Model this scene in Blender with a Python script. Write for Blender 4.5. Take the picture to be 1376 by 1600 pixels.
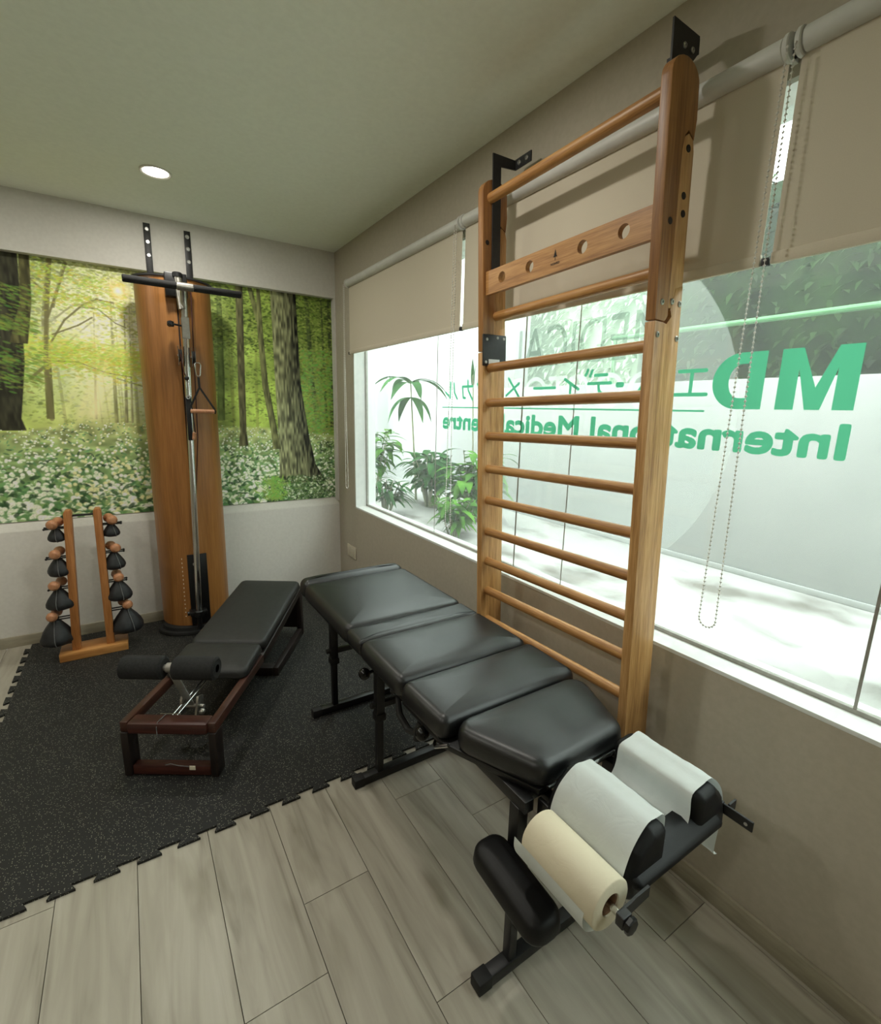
import bpy, bmesh, math, random
import numpy as np
from mathutils import Vector, Matrix

# ------------------------------------------------------------------ clear
for o in list(bpy.data.objects):
    bpy.data.objects.remove(o)
SC = bpy.context.scene
COL = SC.collection
PI = math.pi

# ------------------------------------------------------------------ camera, world, lamps, exposure
def cam_rows(yaw, pitch, roll):
    cy, sy, cp, sp = math.cos(yaw), math.sin(yaw), math.cos(pitch), math.sin(pitch)
    f = Vector((sy * cp, cy * cp, sp)); r = Vector((cy, -sy, 0)); u = r.cross(f)
    c, s = math.cos(roll), math.sin(roll)
    return c * r + s * u, -s * r + c * u, f
CAM_H = 1.4
cr, cu, cf = cam_rows(math.radians(32.90365), math.radians(-11.97593), math.radians(1.32841))
cd = bpy.data.cameras.new('camera')
cd.sensor_fit = 'AUTO'; cd.sensor_width = 36.0
cd.lens = 752.1146 / 1600.0 * 36.0
cd.clip_start = 0.02
cam = bpy.data.objects.new('camera', cd); COL.objects.link(cam)
M = Matrix(((cr.x, cu.x, -cf.x, 0), (cr.y, cu.y, -cf.y, 0), (cr.z, cu.z, -cf.z, CAM_H), (0, 0, 0, 1)))
cam.matrix_world = M
SC.camera = cam

WORLD_STRENGTH = 5.4
LAMP_POWER = 7.0
world = bpy.data.worlds.new('world'); SC.world = world
world.use_nodes = True
bg = world.node_tree.nodes['Background']
bg.inputs[0].default_value = (0.93, 1.0, 0.965, 1); bg.inputs[1].default_value = WORLD_STRENGTH
SC.view_settings.view_transform = 'Standard'
SC.view_settings.look = 'None'
SC.view_settings.gamma = 1.0
SC.view_settings.use_curve_mapping = False
SC.view_settings.exposure = 0.26
SC.cycles.max_bounces = 10
SC.cycles.diffuse_bounces = 6
SC.cycles.transparent_max_bounces = 16
SC.cycles.sample_clamp_indirect = 6.0

XW, YB, ZC = 1.3228, 3.479, 2.451          # window wall, mural wall, ceiling
XL, YF = -2.3, -1.9                        # the unseen walls

# ------------------------------------------------------------------ colour and materials
def lin(c):
    return tuple(((v / 255) / 12.92 if v / 255 <= 0.04045 else ((v / 255 + 0.055) / 1.055) ** 2.4) for v in c) + (1.0,)

def new_mat(name):
    m = bpy.data.materials.new(name); m.use_nodes = True
    return m, m.node_tree.nodes, m.node_tree.links, m.node_tree.nodes['Principled BSDF']

def noise_mat(name, c1, c2, scale=20, rough=0.6, metal=0.0, bump=0.0, stretch=(1, 1, 1), detail=4, spec=0.5, lo=0.35, hi=0.65, bscale=None):
    m, N, L, P = new_mat(name)
    tc = N.new('ShaderNodeTexCoord'); mp = N.new('ShaderNodeMapping'); mp.inputs['Scale'].default_value = stretch
    L.new(tc.outputs['Object'], mp.inputs[0])
    nz = N.new('ShaderNodeTexNoise'); nz.inputs['Scale'].default_value = scale; nz.inputs['Detail'].default_value = detail
    L.new(mp.outputs[0], nz.inputs[0])
    rp = N.new('ShaderNodeValToRGB')
    rp.color_ramp.elements[0].position = lo; rp.color_ramp.elements[1].position = hi
    rp.color_ramp.elements[0].color = lin(c1); rp.color_ramp.elements[1].color = lin(c2)
    L.new(nz.outputs[0], rp.inputs[0]); L.new(rp.outputs[0], P.inputs['Base Color'])
    P.inputs['Roughness'].default_value = rough; P.inputs['Metallic'].default_value = metal
    P.inputs['Specular IOR Level'].default_value = spec
    if bump:
        n2 = N.new('ShaderNodeTexNoise'); n2.inputs['Scale'].default_value = bscale or scale * 4; n2.inputs['Detail'].default_value = 3
        L.new(tc.outputs['Object'], n2.inputs[0])
        b = N.new('ShaderNodeBump'); b.inputs['Strength'].default_value = bump; b.inputs['Distance'].default_value = 0.002
        L.new(n2.outputs[0], b.inputs['Height']); L.new(b.outputs[0], P.inputs['Normal'])
    return m

def wood_mat(name, c1, c2, c3, axis='Z', scale=1.0, rough=0.45, wave=1.0):
    """long grain running along one object axis"""
    m, N, L, P = new_mat(name)
    tc = N.new('ShaderNodeTexCoord'); mp = N.new('ShaderNodeMapping')
    s = {'X': (0.05, 1, 1), 'Y': (1, 0.05, 1), 'Z': (1, 1, 0.05)}[axis]
    mp.inputs['Scale'].default_value = tuple(v * scale for v in s)
    L.new(tc.outputs['Object'], mp.inputs[0])
    n1 = N.new('ShaderNodeTexNoise'); n1.inputs['Scale'].default_value = 28; n1.inputs['Detail'].default_value = 5; n1.inputs['Distortion'].default_value = 0.6 * wave
    n2 = N.new('ShaderNodeTexNoise'); n2.inputs['Scale'].default_value = 190; n2.inputs['Detail'].default_value = 3
    L.new(mp.outputs[0], n1.inputs[0]); L.new(mp.outputs[0], n2.inputs[0])
    mx = N.new('ShaderNodeMix'); mx.data_type = 'FLOAT'; mx.inputs[0].default_value = 0.42
    L.new(n1.outputs[0], mx.inputs[2]); L.new(n2.outputs[0], mx.inputs[3])
    rp = N.new('ShaderNodeValToRGB'); e = rp.color_ramp.elements
    e[0].position = 0.36; e[0].color = lin(c1); e[1].position = 0.64; e[1].color = lin(c3)
    mid = e.new(0.5); mid.color = lin(c2)
    L.new(mx.outputs[0], rp.inputs[0]); L.new(rp.outputs[0], P.inputs['Base Color'])
    P.inputs['Roughness'].default_value = rough
    b = N.new('ShaderNodeBump'); b.inputs['Strength'].default_value = 0.12; b.inputs['Distance'].default_value = 0.001
    L.new(mx.outputs[0], b.inputs['Height']); L.new(b.outputs[0], P.inputs['Normal'])
    return m

MT = {}
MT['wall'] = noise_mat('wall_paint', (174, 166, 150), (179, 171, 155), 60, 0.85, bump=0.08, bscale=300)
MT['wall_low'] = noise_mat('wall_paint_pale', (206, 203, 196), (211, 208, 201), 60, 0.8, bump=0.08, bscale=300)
MT['ceiling'] = noise_mat('ceiling_paint', (236, 239, 226), (240, 243, 230), 50, 0.9)
MT['reveal'] = noise_mat('window_reveal_paint', (220, 224, 222), (226, 229, 227), 30, 0.6)
MT['skirting'] = noise_mat('skirting_tile', (150, 144, 126), (164, 157, 138), 12, 0.5, stretch=(1, 1, 6))
MT['oak_v'] = wood_mat('oak_upright', (146, 102, 56), (182, 136, 82), (206, 162, 108), 'Z', 1.6)
MT['oak_y'] = wood_mat('oak_rung', (136, 92, 48), (166, 118, 66), (186, 140, 84), 'Y', 1.6)
MT['oak_top'] = wood_mat('oak_upper_upright', (122, 80, 42), (148, 102, 56), (170, 122, 72), 'Z', 1.4)
MT['cherry'] = wood_mat('cherry_panel', (128, 84, 40), (146, 97, 48), (160, 110, 58), 'Z', 0.7, 0.4, 0.4)
MT['rackwood'] = wood_mat('rack_wood', (148, 92, 46), (172, 112, 60), (190, 130, 76), 'Z', 1.2)
MT['rackbase'] = wood_mat('rack_base_wood', (158, 104, 52), (180, 124, 66), (196, 142, 82), 'X', 1.2)
MT['knobwood'] = wood_mat('handle_wood', (160, 108, 74), (180, 126, 90), (196, 144, 106), 'Y', 1.4)
MT['mahog'] = wood_mat('mahogany', (48, 26, 18), (62, 34, 24), (78, 44, 30), 'X', 1.2, 0.45)
MT['mahog_y'] = wood_mat('mahogany_cross', (48, 22, 17), (62, 28, 21), (76, 36, 26), 'Y', 1.2, 0.45)
MT['mahog_z'] = wood_mat('mahogany_upright', (20, 14, 12), (27, 18, 15), (34, 22, 18), 'Z', 1.2, 0.5)
MT['leather'] = noise_mat('black_leather', (14, 15, 16), (20, 21, 22), 30, 0.38, bump=0.1, bscale=420, spec=0.62)
MT['benchcloth'] = noise_mat('black_vinyl', (25, 26, 25), (32, 33, 32), 40, 0.55, bump=0.1, bscale=500)
MT['pad'] = noise_mat('black_pad', (11, 11, 12), (16, 16, 17), 40, 0.5, bump=0.1, bscale=400, spec=0.3)
MT['knob'] = noise_mat('black_ball', (8, 8, 8), (11, 11, 11), 40, 0.2, spec=0.4)
MT['foam'] = noise_mat('black_foam', (20, 20, 20), (30, 30, 30), 120, 0.9, bump=0.3, bscale=600)
MT['steel_black'] = noise_mat('black_powder_coat', (10, 10, 11), (15, 15, 16), 80, 0.4)
MT['plate_black'] = noise_mat('black_plate', (26, 26, 27), (34, 34, 35), 80, 0.5)
MT['chrome'] = noise_mat('chrome', (205, 205, 205), (215, 215, 215), 10, 0.14, 1.0)
MT['steel'] = noise_mat('brushed_steel', (165, 162, 155), (185, 182, 175), 60, 0.35, 1.0)
MT['alu'] = noise_mat('grey_aluminium', (150, 148, 140), (162, 160, 152), 60, 0.5, 0.4)
MT['rubber'] = noise_mat('black_rubber', (12, 12, 12), (18, 18, 18), 50, 0.7)
MT['cord'] = noise_mat('dark_red_cord', (52, 16, 12), (66, 22, 16), 200, 0.8)
MT['strap'] = noise_mat('black_webbing', (16, 16, 16), (24, 24, 24), 300, 0.85)
MT['bag'] = noise_mat('bag_leather', (22, 24, 26), (38, 40, 43), 26, 0.55, bump=0.5, bscale=40)
MT['seam'] = noise_mat('pale_seam', (92, 92, 92), (112, 112, 112), 80, 0.7)
MT['white'] = noise_mat('white_plastic', (212, 210, 202), (220, 218, 210), 30, 0.5)
MT['socket'] = noise_mat('socket_plastic', (196, 188, 168), (202, 194, 174), 30, 0.45)
MT['screw'] = noise_mat('screw_steel', (170, 170, 168), (190, 190, 188), 60, 0.3, 0.9)
MT['sticker'] = noise_mat('sticker_paper', (190, 190, 190), (205, 205, 205), 30, 0.5)
MT['ink'] = noise_mat('dark_ink', (30, 22, 16), (36, 26, 20), 40, 0.7)
MT['mark'] = noise_mat('scale_mark', (224, 214, 190), (232, 222, 200), 40, 0.6)
MT['cardboard'] = noise_mat('cardboard_core', (116, 84, 58), (130, 96, 68), 60, 0.8)
MT['tube'] = noise_mat('blind_tube_white', (198, 198, 192), (204, 204, 198), 20, 0.45)
MT['leaf'] = noise_mat('leaf_green', (40, 92, 26), (96, 150, 48), 9, 0.85, spec=0.1, lo=0.3, hi=0.7)
MT['leaf2'] = noise_mat('leaf_deep_green', (26, 66, 30), (56, 104, 50), 9, 0.85, spec=0.1, lo=0.3, hi=0.7)
MT['leaf3'] = noise_mat('leaf_bright_green', (120, 170, 50), (168, 204, 84), 9, 0.85, spec=0.1, lo=0.3, hi=0.7)
MT['hedge'] = noise_mat('hedge_leaf', (18, 34, 18), (52, 78, 38), 3, 0.85, spec=0.1, lo=0.3, hi=0.7)
MT['hedge_pale'] = noise_mat('pale_hedge_leaf', (160, 188, 164), (206, 224, 200), 3, 0.85, spec=0.1, lo=0.3, hi=0.7)
MT['stem'] = noise_mat('plant_stem', (120, 124, 96), (150, 150, 122), 30, 0.7)
MT['render'] = noise_mat('outdoor_render', (178, 181, 181), (190, 192, 192), 2.2, 0.9, lo=0.3, hi=0.7)
MT['gravel'] = noise_mat('outdoor_paving', (120, 117, 111), (186, 186, 184), 3.2, 0.9, stretch=(1.0, 0.7, 1), detail=5, lo=0.34, hi=0.5)
MT['rail'] = noise_mat('green_rail', (92, 150, 100), (106, 164, 114), 20, 0.4)

def fabric_mat():
    m, N, L, P = new_mat('blind_fabric')
    tc = N.new('ShaderNodeTexCoord')
    w1 = N.new('ShaderNodeTexNoise'); w1.inputs['Scale'].default_value = 500; L.new(tc.outputs['Object'], w1.inputs[0])
    rp = N.new('ShaderNodeValToRGB'); rp.color_ramp.elements[0].color = lin((196, 187, 168)); rp.color_ramp.elements[1].color = lin((206, 197, 178))
    L.new(w1.outputs[0], rp.inputs[0]); L.new(rp.outputs[0], P.inputs['Base Color']); P.inputs['Roughness'].default_value = 0.9
    return m
MT['fabric'] = fabric_mat()

def paper_mat(name, col, trans):
    m, N, L, P = new_mat(name)
    tc = N.new('ShaderNodeTexCoord'); nz = N.new('ShaderNodeTexNoise'); nz.inputs['Scale'].default_value = 22; nz.inputs['Detail'].default_value = 4
    nz.inputs['Distortion'].default_value = 1.2
    L.new(tc.outputs['Object'], nz.inputs[0])
    b = N.new('ShaderNodeBump'); b.inputs['Strength'].default_value = 0.25; b.inputs['Distance'].default_value = 0.006
    L.new(nz.outputs[0], b.inputs['Height'])
    d = N.new('ShaderNodeBsdfDiffuse'); d.inputs[0].default_value = lin(col); t = N.new('ShaderNodeBsdfTranslucent'); t.inputs[0].default_value = lin(col)
    L.new(b.outputs[0], d.inputs['Normal'])
    mx = N.new('ShaderNodeMixShader'); mx.inputs[0].default_value = trans
    L.new(d.outputs[0], mx.inputs[1]); L.new(t.outputs[0], mx.inputs[2])
    L.new(mx.outputs[0], N['Material Output'].inputs[0])
    return m
MT['paper'] = paper_mat('thin_white_paper', (214, 219, 217), 0.2)
MT['paper_roll'] = paper_mat('rolled_paper', (218, 208, 184), 0.08)

def glass_mat(name, tint, haze, hazecol):
    m, N, L, P = new_mat(name)
    tr = N.new('ShaderNodeBsdfTransparent'); tr.inputs[0].default_value = tint
    tl = N.new('ShaderNodeBsdfTranslucent'); tl.inputs[0].default_value = hazecol
    mx = N.new('ShaderNodeMixShader'); mx.inputs[0].default_value = haze
    L.new(tr.outputs[0], mx.inputs[1]); L.new(tl.outputs[0], mx.inputs[2])
    gl = N.new('ShaderNodeBsdfGlossy'); gl.inputs['Roughness'].default_value = 0.03
    lw = N.new('ShaderNodeLayerWeight'); lw.inputs[0].default_value = 0.5
    pw = N.new('ShaderNodeMath'); pw.operation = 'POWER'; pw.inputs[1].default_value = 5.0; L.new(lw.outputs['Facing'], pw.inputs[0])
    fr = N.new('ShaderNodeMath'); fr.operation = 'MULTIPLY_ADD'; fr.inputs[1].default_value = 0.7; fr.inputs[2].default_value = 0.03; L.new(pw.outputs[0], fr.inputs[0])
    m2 = N.new('ShaderNodeMixShader'); L.new(fr.outputs[0], m2.inputs[0]); L.new(mx.outputs[0], m2.inputs[1]); L.new(gl.outputs[0], m2.inputs[2])
    L.new(m2.outputs[0], N['Material Output'].inputs[0])
    P.inputs['Base Color'].default_value = (1, 1, 1, 1)
    return m
MT['glass'] = glass_mat('hazy_window_glass', (0.96, 0.99, 0.975, 1), 0.045, (0.93, 0.96, 0.95, 1))
MT['frost'] = glass_mat('frosted_film', (0.97, 0.98, 0.97, 1), 0.22, (0.86, 0.9, 0.88, 1))
MT['frost_grey'] = glass_mat('grey_film', (0.6, 0.65, 0.62, 1), 0.1, (0.6, 0.65, 0.62, 1))
MT['frost_white'] = glass_mat('white_film', (0.98, 0.98, 0.98, 1), 0.5, (0.97, 0.98, 0.98, 1))

def vinyl_mat():
    m, N, L, P = new_mat('green_vinyl')
    d = N.new('ShaderNodeBsdfDiffuse'); d.inputs[0].default_value = lin((84, 186, 142))
    t = N.new('ShaderNodeBsdfTranslucent'); t.inputs[0].default_value = lin((96, 184, 146))
    mx = N.new('ShaderNodeMixShader'); mx.inputs[0].default_value = 0.6
    L.new(d.outputs[0], mx.inputs[1]); L.new(t.outputs[0], mx.inputs[2]); L.new(mx.outputs[0], N['Material Output'].inputs[0])
    return m
MT['vinyl'] = vinyl_mat()

def emit_mat(name, col, s):
    m, N, L, P = new_mat(name)
    e = N.new('ShaderNodeEmission'); e.inputs[0].default_value = col; e.inputs[1].default_value = s
    L.new(e.outputs[0], N['Material Output'].inputs[0])
    return m
MT['lamp'] = emit_mat('lamp_diffuser', (1, 0.93, 0.8, 1), 14)

def mat_speckle():
    m, N, L, P = new_mat('speckled_rubber')
    tc = N.new('ShaderNodeTexCoord')
    v = N.new('ShaderNodeTexVoronoi'); v.inputs['Scale'].default_value = 230; L.new(tc.outputs['Object'], v.inputs[0])
    lt = N.new('ShaderNodeMath'); lt.operation = 'LESS_THAN'; lt.inputs[1].default_value = 0.3; L.new(v.outputs['Distance'], lt.inputs[0])
    w = N.new('ShaderNodeSeparateColor'); L.new(v.outputs['Color'], w.inputs[0])
    g = N.new('ShaderNodeMath'); g.operation = 'GREATER_THAN'; g.inputs[1].default_value = 0.66; L.new(w.outputs[0], g.inputs[0])
    mu = N.new('ShaderNodeMath'); mu.operation = 'MULTIPLY'; L.new(lt.outputs[0], mu.inputs[0]); L.new(g.outputs[0], mu.inputs[1])
    rp = N.new('ShaderNodeMix'); rp.data_type = 'RGBA'; rp.inputs[6].default_value = lin((22, 23, 22)); rp.inputs[7].default_value = lin((140, 138, 124))
    L.new(mu.outputs[0], rp.inputs[0]); L.new(rp.outputs[2], P.inputs['Base Color'])
    nz = N.new('ShaderNodeTexNoise'); nz.inputs['Scale'].default_value = 320; L.new(tc.outputs['Object'], nz.inputs[0])
    b = N.new('ShaderNodeBump'); b.inputs['Strength'].default_value = 0.35; b.inputs['Distance'].default_value = 0.002
    L.new(nz.outputs[0], b.inputs['Height']); L.new(b.outputs[0], P.inputs['Normal'])
    P.inputs['Roughness'].default_value = 0.6; P.inputs['Specular IOR Level'].default_value = 0.4
    return m
MT['speckle'] = mat_speckle()

def floor_mat():
    m, N, L, P = new_mat('wood_look_tile')
    tc = N.new('ShaderNodeTexCoord'); at = N.new('ShaderNodeAttribute'); at.attribute_name = 'plank'
    ad = N.new('ShaderNodeVectorMath'); ad.operation = 'MULTIPLY_ADD'; ad.inputs[1].default_value = (3.1, 7.7, 1.3)
    L.new(at.outputs['Color'], ad.inputs[0]); L.new(tc.outputs['Object'], ad.inputs[2])
    mp = N.new('ShaderNodeMapping'); mp.inputs['Scale'].default_value = (1, 0.09, 1); L.new(ad.outputs[0], mp.inputs[0])
    n1 = N.new('ShaderNodeTexNoise'); n1.inputs['Scale'].default_value = 22; n1.inputs['Detail'].default_value = 6; n1.inputs['Distortion'].default_value = 0.9; L.new(mp.outputs[0], n1.inputs[0])
    mp2 = N.new('ShaderNodeMapping'); mp2.inputs['Scale'].default_value = (1, 0.35, 1); L.new(ad.outputs[0], mp2.inputs[0])
    n2 = N.new('ShaderNodeTexNoise'); n2.inputs['Scale'].default_value = 7; n2.inputs['Detail'].default_value = 3; L.new(mp2.outputs[0], n2.inputs[0])
    rp = N.new('ShaderNodeValToRGB'); e = rp.color_ramp.elements
    e[0].position = 0.24; e[0].color = lin((124, 118, 104)); e[1].position = 0.72; e[1].color = lin((176, 171, 157))
    k = e.new(0.42); k.color = lin((156, 150, 136)); k = e.new(0.55); k.color = lin((166, 160, 146))
    L.new(n1.outputs[0], rp.inputs[0])
    r2 = N.new('ShaderNodeValToRGB'); e = r2.color_ramp.elements
    e[0].position = 0.26; e[0].color = lin((190, 186, 172)); e[1].position = 0.4; e[1].color = (1, 1, 1, 1)
    L.new(n2.outputs[0], r2.inputs[0])
    mx = N.new('ShaderNodeMix'); mx.data_type = 'RGBA'; mx.blend_type = 'MULTIPLY'; mx.inputs[0].default_value = 0.6
    L.new(rp.outputs[0], mx.inputs[6]); L.new(r2.outputs[0], mx.inputs[7]); L.new(mx.outputs[2], P.inputs['Base Color'])
    P.inputs['Roughness'].default_value = 0.42
    return m
MT['floor'] = floor_mat()
MT['grout'] = noise_mat('grout', (112, 102, 84), (122, 112, 94), 60, 0.9)

# ------------------------------------------------------------------ mesh builder
class MB:
    """collects shapes in world (or local) coordinates, minus an origin, and links them as one mesh object"""
    def __init__(s, org=(0, 0, 0)):
        s.bm = bmesh.new(); s.o = Vector(org)
    def v(s, p):
        return s.bm.verts.new(Vector(p) - s.o)
    def box(s, x0, x1, y0, y1, z0, z1, bev=0.0, seg=2):
        b = bmesh.new()
        vs = [b.verts.new((x, y, z)) for x in (x0, x1) for y in (y0, y1) for z in (z0, z1)]
        for f in ((0, 1, 3, 2), (4, 6, 7, 5), (0, 4, 5, 1), (2, 3, 7, 6), (0, 2, 6, 4), (1, 5, 7, 3)):
            b.faces.new([vs[i] for i in f])
        if bev:
            bmesh.ops.bevel(b, geom=b.edges[:], offset=bev, segments=seg, profile=0.5, affect='EDGES')
        s._merge(b); return s
    def _merge(s, b, mat=None):
        mp = {}
        for v in b.verts:
            p = mat @ v.co if mat else v.co
            mp[v] = s.bm.verts.new(p - s.o)
        for f in b.faces:
            try: s.bm.faces.new([mp[v] for v in f.verts])
            except ValueError: pass
        b.free()
    def obox(s, c, ax, ay, az, sx, sy, sz, bev=0.0):
        """oriented box: centre, three axes, full sizes"""
        b = bmesh.new()
        vs = [b.verts.new((x * sx / 2, y * sy / 2, z * sz / 2)) for x in (-1, 1) for y in (-1, 1) for z in (-1, 1)]
        for f in ((0, 1, 3, 2), (4, 6, 7, 5), (0, 4, 5, 1), (2, 3, 7, 6), (0, 2, 6, 4), (1, 5, 7, 3)):
            b.faces.new([vs[i] for i in f])
        if bev: bmesh.ops.bevel(b, geom=b.edges[:], offset=bev, segments=2, profile=0.5, affect='EDGES')
        ax, ay, az, c = Vector(ax).normalized(), Vector(ay).normalized(), Vector(az).normalized(), Vector(c)
        m = Matrix(((ax.x, ay.x, az.x, c.x), (ax.y, ay.y, az.y, c.y), (ax.z, ay.z, az.z, c.z), (0, 0, 0, 1)))
        s._merge(b, m); return s
    def bar(s, a, b, w, h, up=(0, 0, 1), bev=0.0):
        a, b = Vector(a), Vector(b); d = (b - a)
        x = d.normalized(); u = Vector(up); y = u.cross(x)
        if y.length < 1e-5: y = Vector((1, 0, 0)).cross(x)
        y.normalize(); z = x.cross(y)
        return s.obox((a + b) / 2, x, y, z, d.length, w, h, bev)
    def rings(s, rings, cap=True, closed=True):
        R = [[s.v(p) for p in r] for r in rings]
        n = len(R[0])
        for i in range(len(R) - 1):
            for j in range(n if closed else n - 1):
                k = (j + 1) % n
                s.bm.faces.new((R[i][j], R[i][k], R[i + 1][k], R[i + 1][j]))
        if cap and closed:
            s.bm.faces.new(list(reversed(R[0]))); s.bm.faces.new(R[-1])
        return s
    def tube(s, pts, r, n=12, cap=True, closed=False):
        P = [Vector(p) for p in pts]; rr = r if isinstance(r, (list, tuple)) else [r] * len(P)
        rings = []; prev = None
        m = len(P)
        for i in range(m):
            if closed: t = (P[(i + 1) % m] - P[i - 1]).normalized()
            else: t = (P[min(i + 1, m - 1)] - P[max(i - 1, 0)]).normalized()
            if prev is None:
                u = Vector((0, 0, 1)) if abs(t.z) < 0.9 else Vector((1, 0, 0))
                a = t.cross(u).normalized()
            else:
                a = prev - t * prev.dot(t); a.normalize()
            prev = a; b = t.cross(a)
            rings.append([P[i] + (a * math.cos(2 * PI * k / n) + b * math.sin(2 * PI * k / n)) * rr[i] for k in range(n)])
        if closed: rings.append(rings[0])
        return s.rings(rings, cap and not closed)
    def lathe(s, c, axis, prof, n=24, cap=True):
        """prof: (distance along the axis, radius)"""
        c = Vector(c); t = Vector(axis).normalized()
        u = Vector((0, 0, 1)) if abs(t.z) < 0.9 else Vector((1, 0, 0))
        a = t.cross(u).normalized(); b = t.cross(a)
        return s.rings([[c + t * h + (a * math.cos(2 * PI * k / n) + b * math.sin(2 * PI * k / n)) * max(r, 1e-4) for k in range(n)] for h, r in prof], cap)
    def cyl(s, a, b, r, n=20):
        a, b = Vector(a), Vector(b); L = (b - a).length; e = min(r * 0.15, L * 0.2)
        return s.lathe(a, b - a, [(0, r - e), (e, r), (L - e, r), (L, r - e)], n)
    def sphere(s, c, r, n=16, m=10):
        return s.lathe(Vector(c) - Vector((0, 0, r)), (0, 0, 1), [(r - r * math.cos(PI * i / m), r * math.sin(PI * i / m)) for i in range(m + 1)], n)
    def prism(s, poly, d0, d1, plane='xz', bev=0.0):
        """polygon extruded along the third axis"""
        def P(u, v, d): return {'xz': (u, d, v), 'xy': (u, v, d), 'yz': (d, u, v)}[plane]
        b = bmesh.new()
        A = [b.verts.new(P(u, v, d0)) for u, v in poly]; B = [b.verts.new(P(u, v, d1)) for u, v in poly]
        b.faces.new(A); b.faces.new(list(reversed(B)))
        n = len(poly)
        for i in range(n): b.faces.new((A[i], B[i], B[(i + 1) % n], A[(i + 1) % n]))
        if bev: bmesh.ops.bevel(b, geom=b.edges[:], offset=bev, segments=2, profile=0.5, affect='EDGES')
        s._merge(b); return s
    def grid(s, F, nu, nv, thick=0.0):
        """open sheet through F(i, j); thick > 0 gives it a back face"""
        G = [[s.v(F(i / nu, j / nv)) for j in range(nv + 1)] for i in range(nu + 1)]
        for i in range(nu):
            for j in range(nv):
                s.bm.faces.new((G[i][j], G[i + 1][j], G[i + 1][j + 1], G[i][j + 1]))
        return s
    def build(s, name, mat, parent=None, smooth=True, ang=32, thick=0.0):
        bm = s.bm
        bmesh.ops.recalc_face_normals(bm, faces=bm.faces[:])
        if thick:
            bmesh.ops.solidify(bm, geom=bm.faces[:], thickness=thick)
        bm.normal_update()
        lim = math.radians(ang)
        for f in bm.faces: f.smooth = smooth
        for e in bm.edges:
            if len(e.link_faces) == 2: e.smooth = e.calc_face_angle(0) < lim
        me = bpy.data.meshes.new(name); bm.to_mesh(me); bm.free()
        me.materials.append(MT[mat] if isinstance(mat, str) else mat)
        o = bpy.data.objects.new(name, me); COL.objects.link(o)
        if parent: o.parent = parent
        return o

def thing(name, label, cat, loc=(0, 0, 0), group=None, rot=(0, 0, 0)):
    o = bpy.data.objects.new(name, None); COL.objects.link(o)
    o.location = loc; o.rotation_euler = rot; o.empty_display_size = 0.1
    o['label'] = label; o['category'] = cat
    if group: o['group'] = group
    return o
def tag(o, label, cat, group=None):
    o['label'] = label; o['category'] = cat
    if group: o['group'] = group
    return o
def struct(o, label=None, cat='room'):
    o['kind'] = 'structure'
    if label: o['label'] = label
    o['category'] = cat
    return o

def round_poly(pts, r, n=5):
    out = []; m = len(pts)
    for i in range(m):
        p, a, b = Vector(pts[i]), Vector(pts[i - 1]), Vector(pts[(i + 1) % m])
        ri = r[i] if isinstance(r, (list, tuple)) else r
        d1, d2 = (a - p).normalized(), (b - p).normalized()
        half = d1.angle(d2) / 2; t = min(ri / math.tan(half), (a - p).length * 0.48, (b - p).length * 0.48); rr = t * math.tan(half)
        c = p + (d1 + d2).normalized() * (rr / math.sin(half))
        s, e = p + d1 * t - c, p + d2 * t - c
        a0 = math.atan2(s.y, s.x); a1 = math.atan2(e.y, e.x); da = a1 - a0
        while da > PI: da -= 2 * PI
        while da < -PI: da += 2 * PI
        for k in range(n + 1):
            q = a0 + da * k / n
            out.append((c.x + rr * math.cos(q), c.y + rr * math.sin(q)))
    return out
def inset(poly, d):
    n = len(poly); out = []
    area = sum(poly[i][0] * poly[(i + 1) % n][1] - poly[(i + 1) % n][0] * poly[i][1] for i in range(n))
    sg = 1 if area > 0 else -1
    for i in range(n):
        p = Vector(poly[i]); a = (p - Vector(poly[i - 1])).normalized(); b = (Vector(poly[(i + 1) % n]) - p).normalized()
        na = Vector((-a.y, a.x)) * sg; nb = Vector((-b.y, b.x)) * sg
        m = (na + nb); m.normalize()
        q = p + m * d / max(0.35, m.dot(na))
        out.append((q.x, q.y))
    return out
def cushion(B, outline, z0, z1, r=0.02, crown=0.006, tilt=None, cr=0.03):
    """upholstered pad: tight sides, rolled upper edge, slight crown"""
    poly = round_poly(outline, cr)
    cx = sum(p[0] for p in poly) / len(poly); cy = sum(p[1] for p in poly) / len(poly)
    tz = tilt or (lambda x, y: 0.0)
    rings = []
    def ring(pl, z): rings.append([(x, y, z + tz(x, y)) for x, y in pl])
    ring(inset(poly, 0.006), z0); ring(inset(poly, 0.001), z0 + 0.006)
    ring(inset(poly, -0.002), (z0 + z1 - r) / 2)
    for k in range(6):
        a = PI / 2 * k / 5
        ring(inset(poly, r * (1 - math.cos(a))), z1 - r + r * math.sin(a))
    base = inset(poly, r)
    for s, c in ((0.9, 0.45), (0.72, 0.8), (0.4, 1.0), (0.08, 1.0)):
        ring([(cx + (x - cx) * s, cy + (y - cy) * s) for x, y in base], z1 + crown * c)
    B.rings(rings); return B

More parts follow.
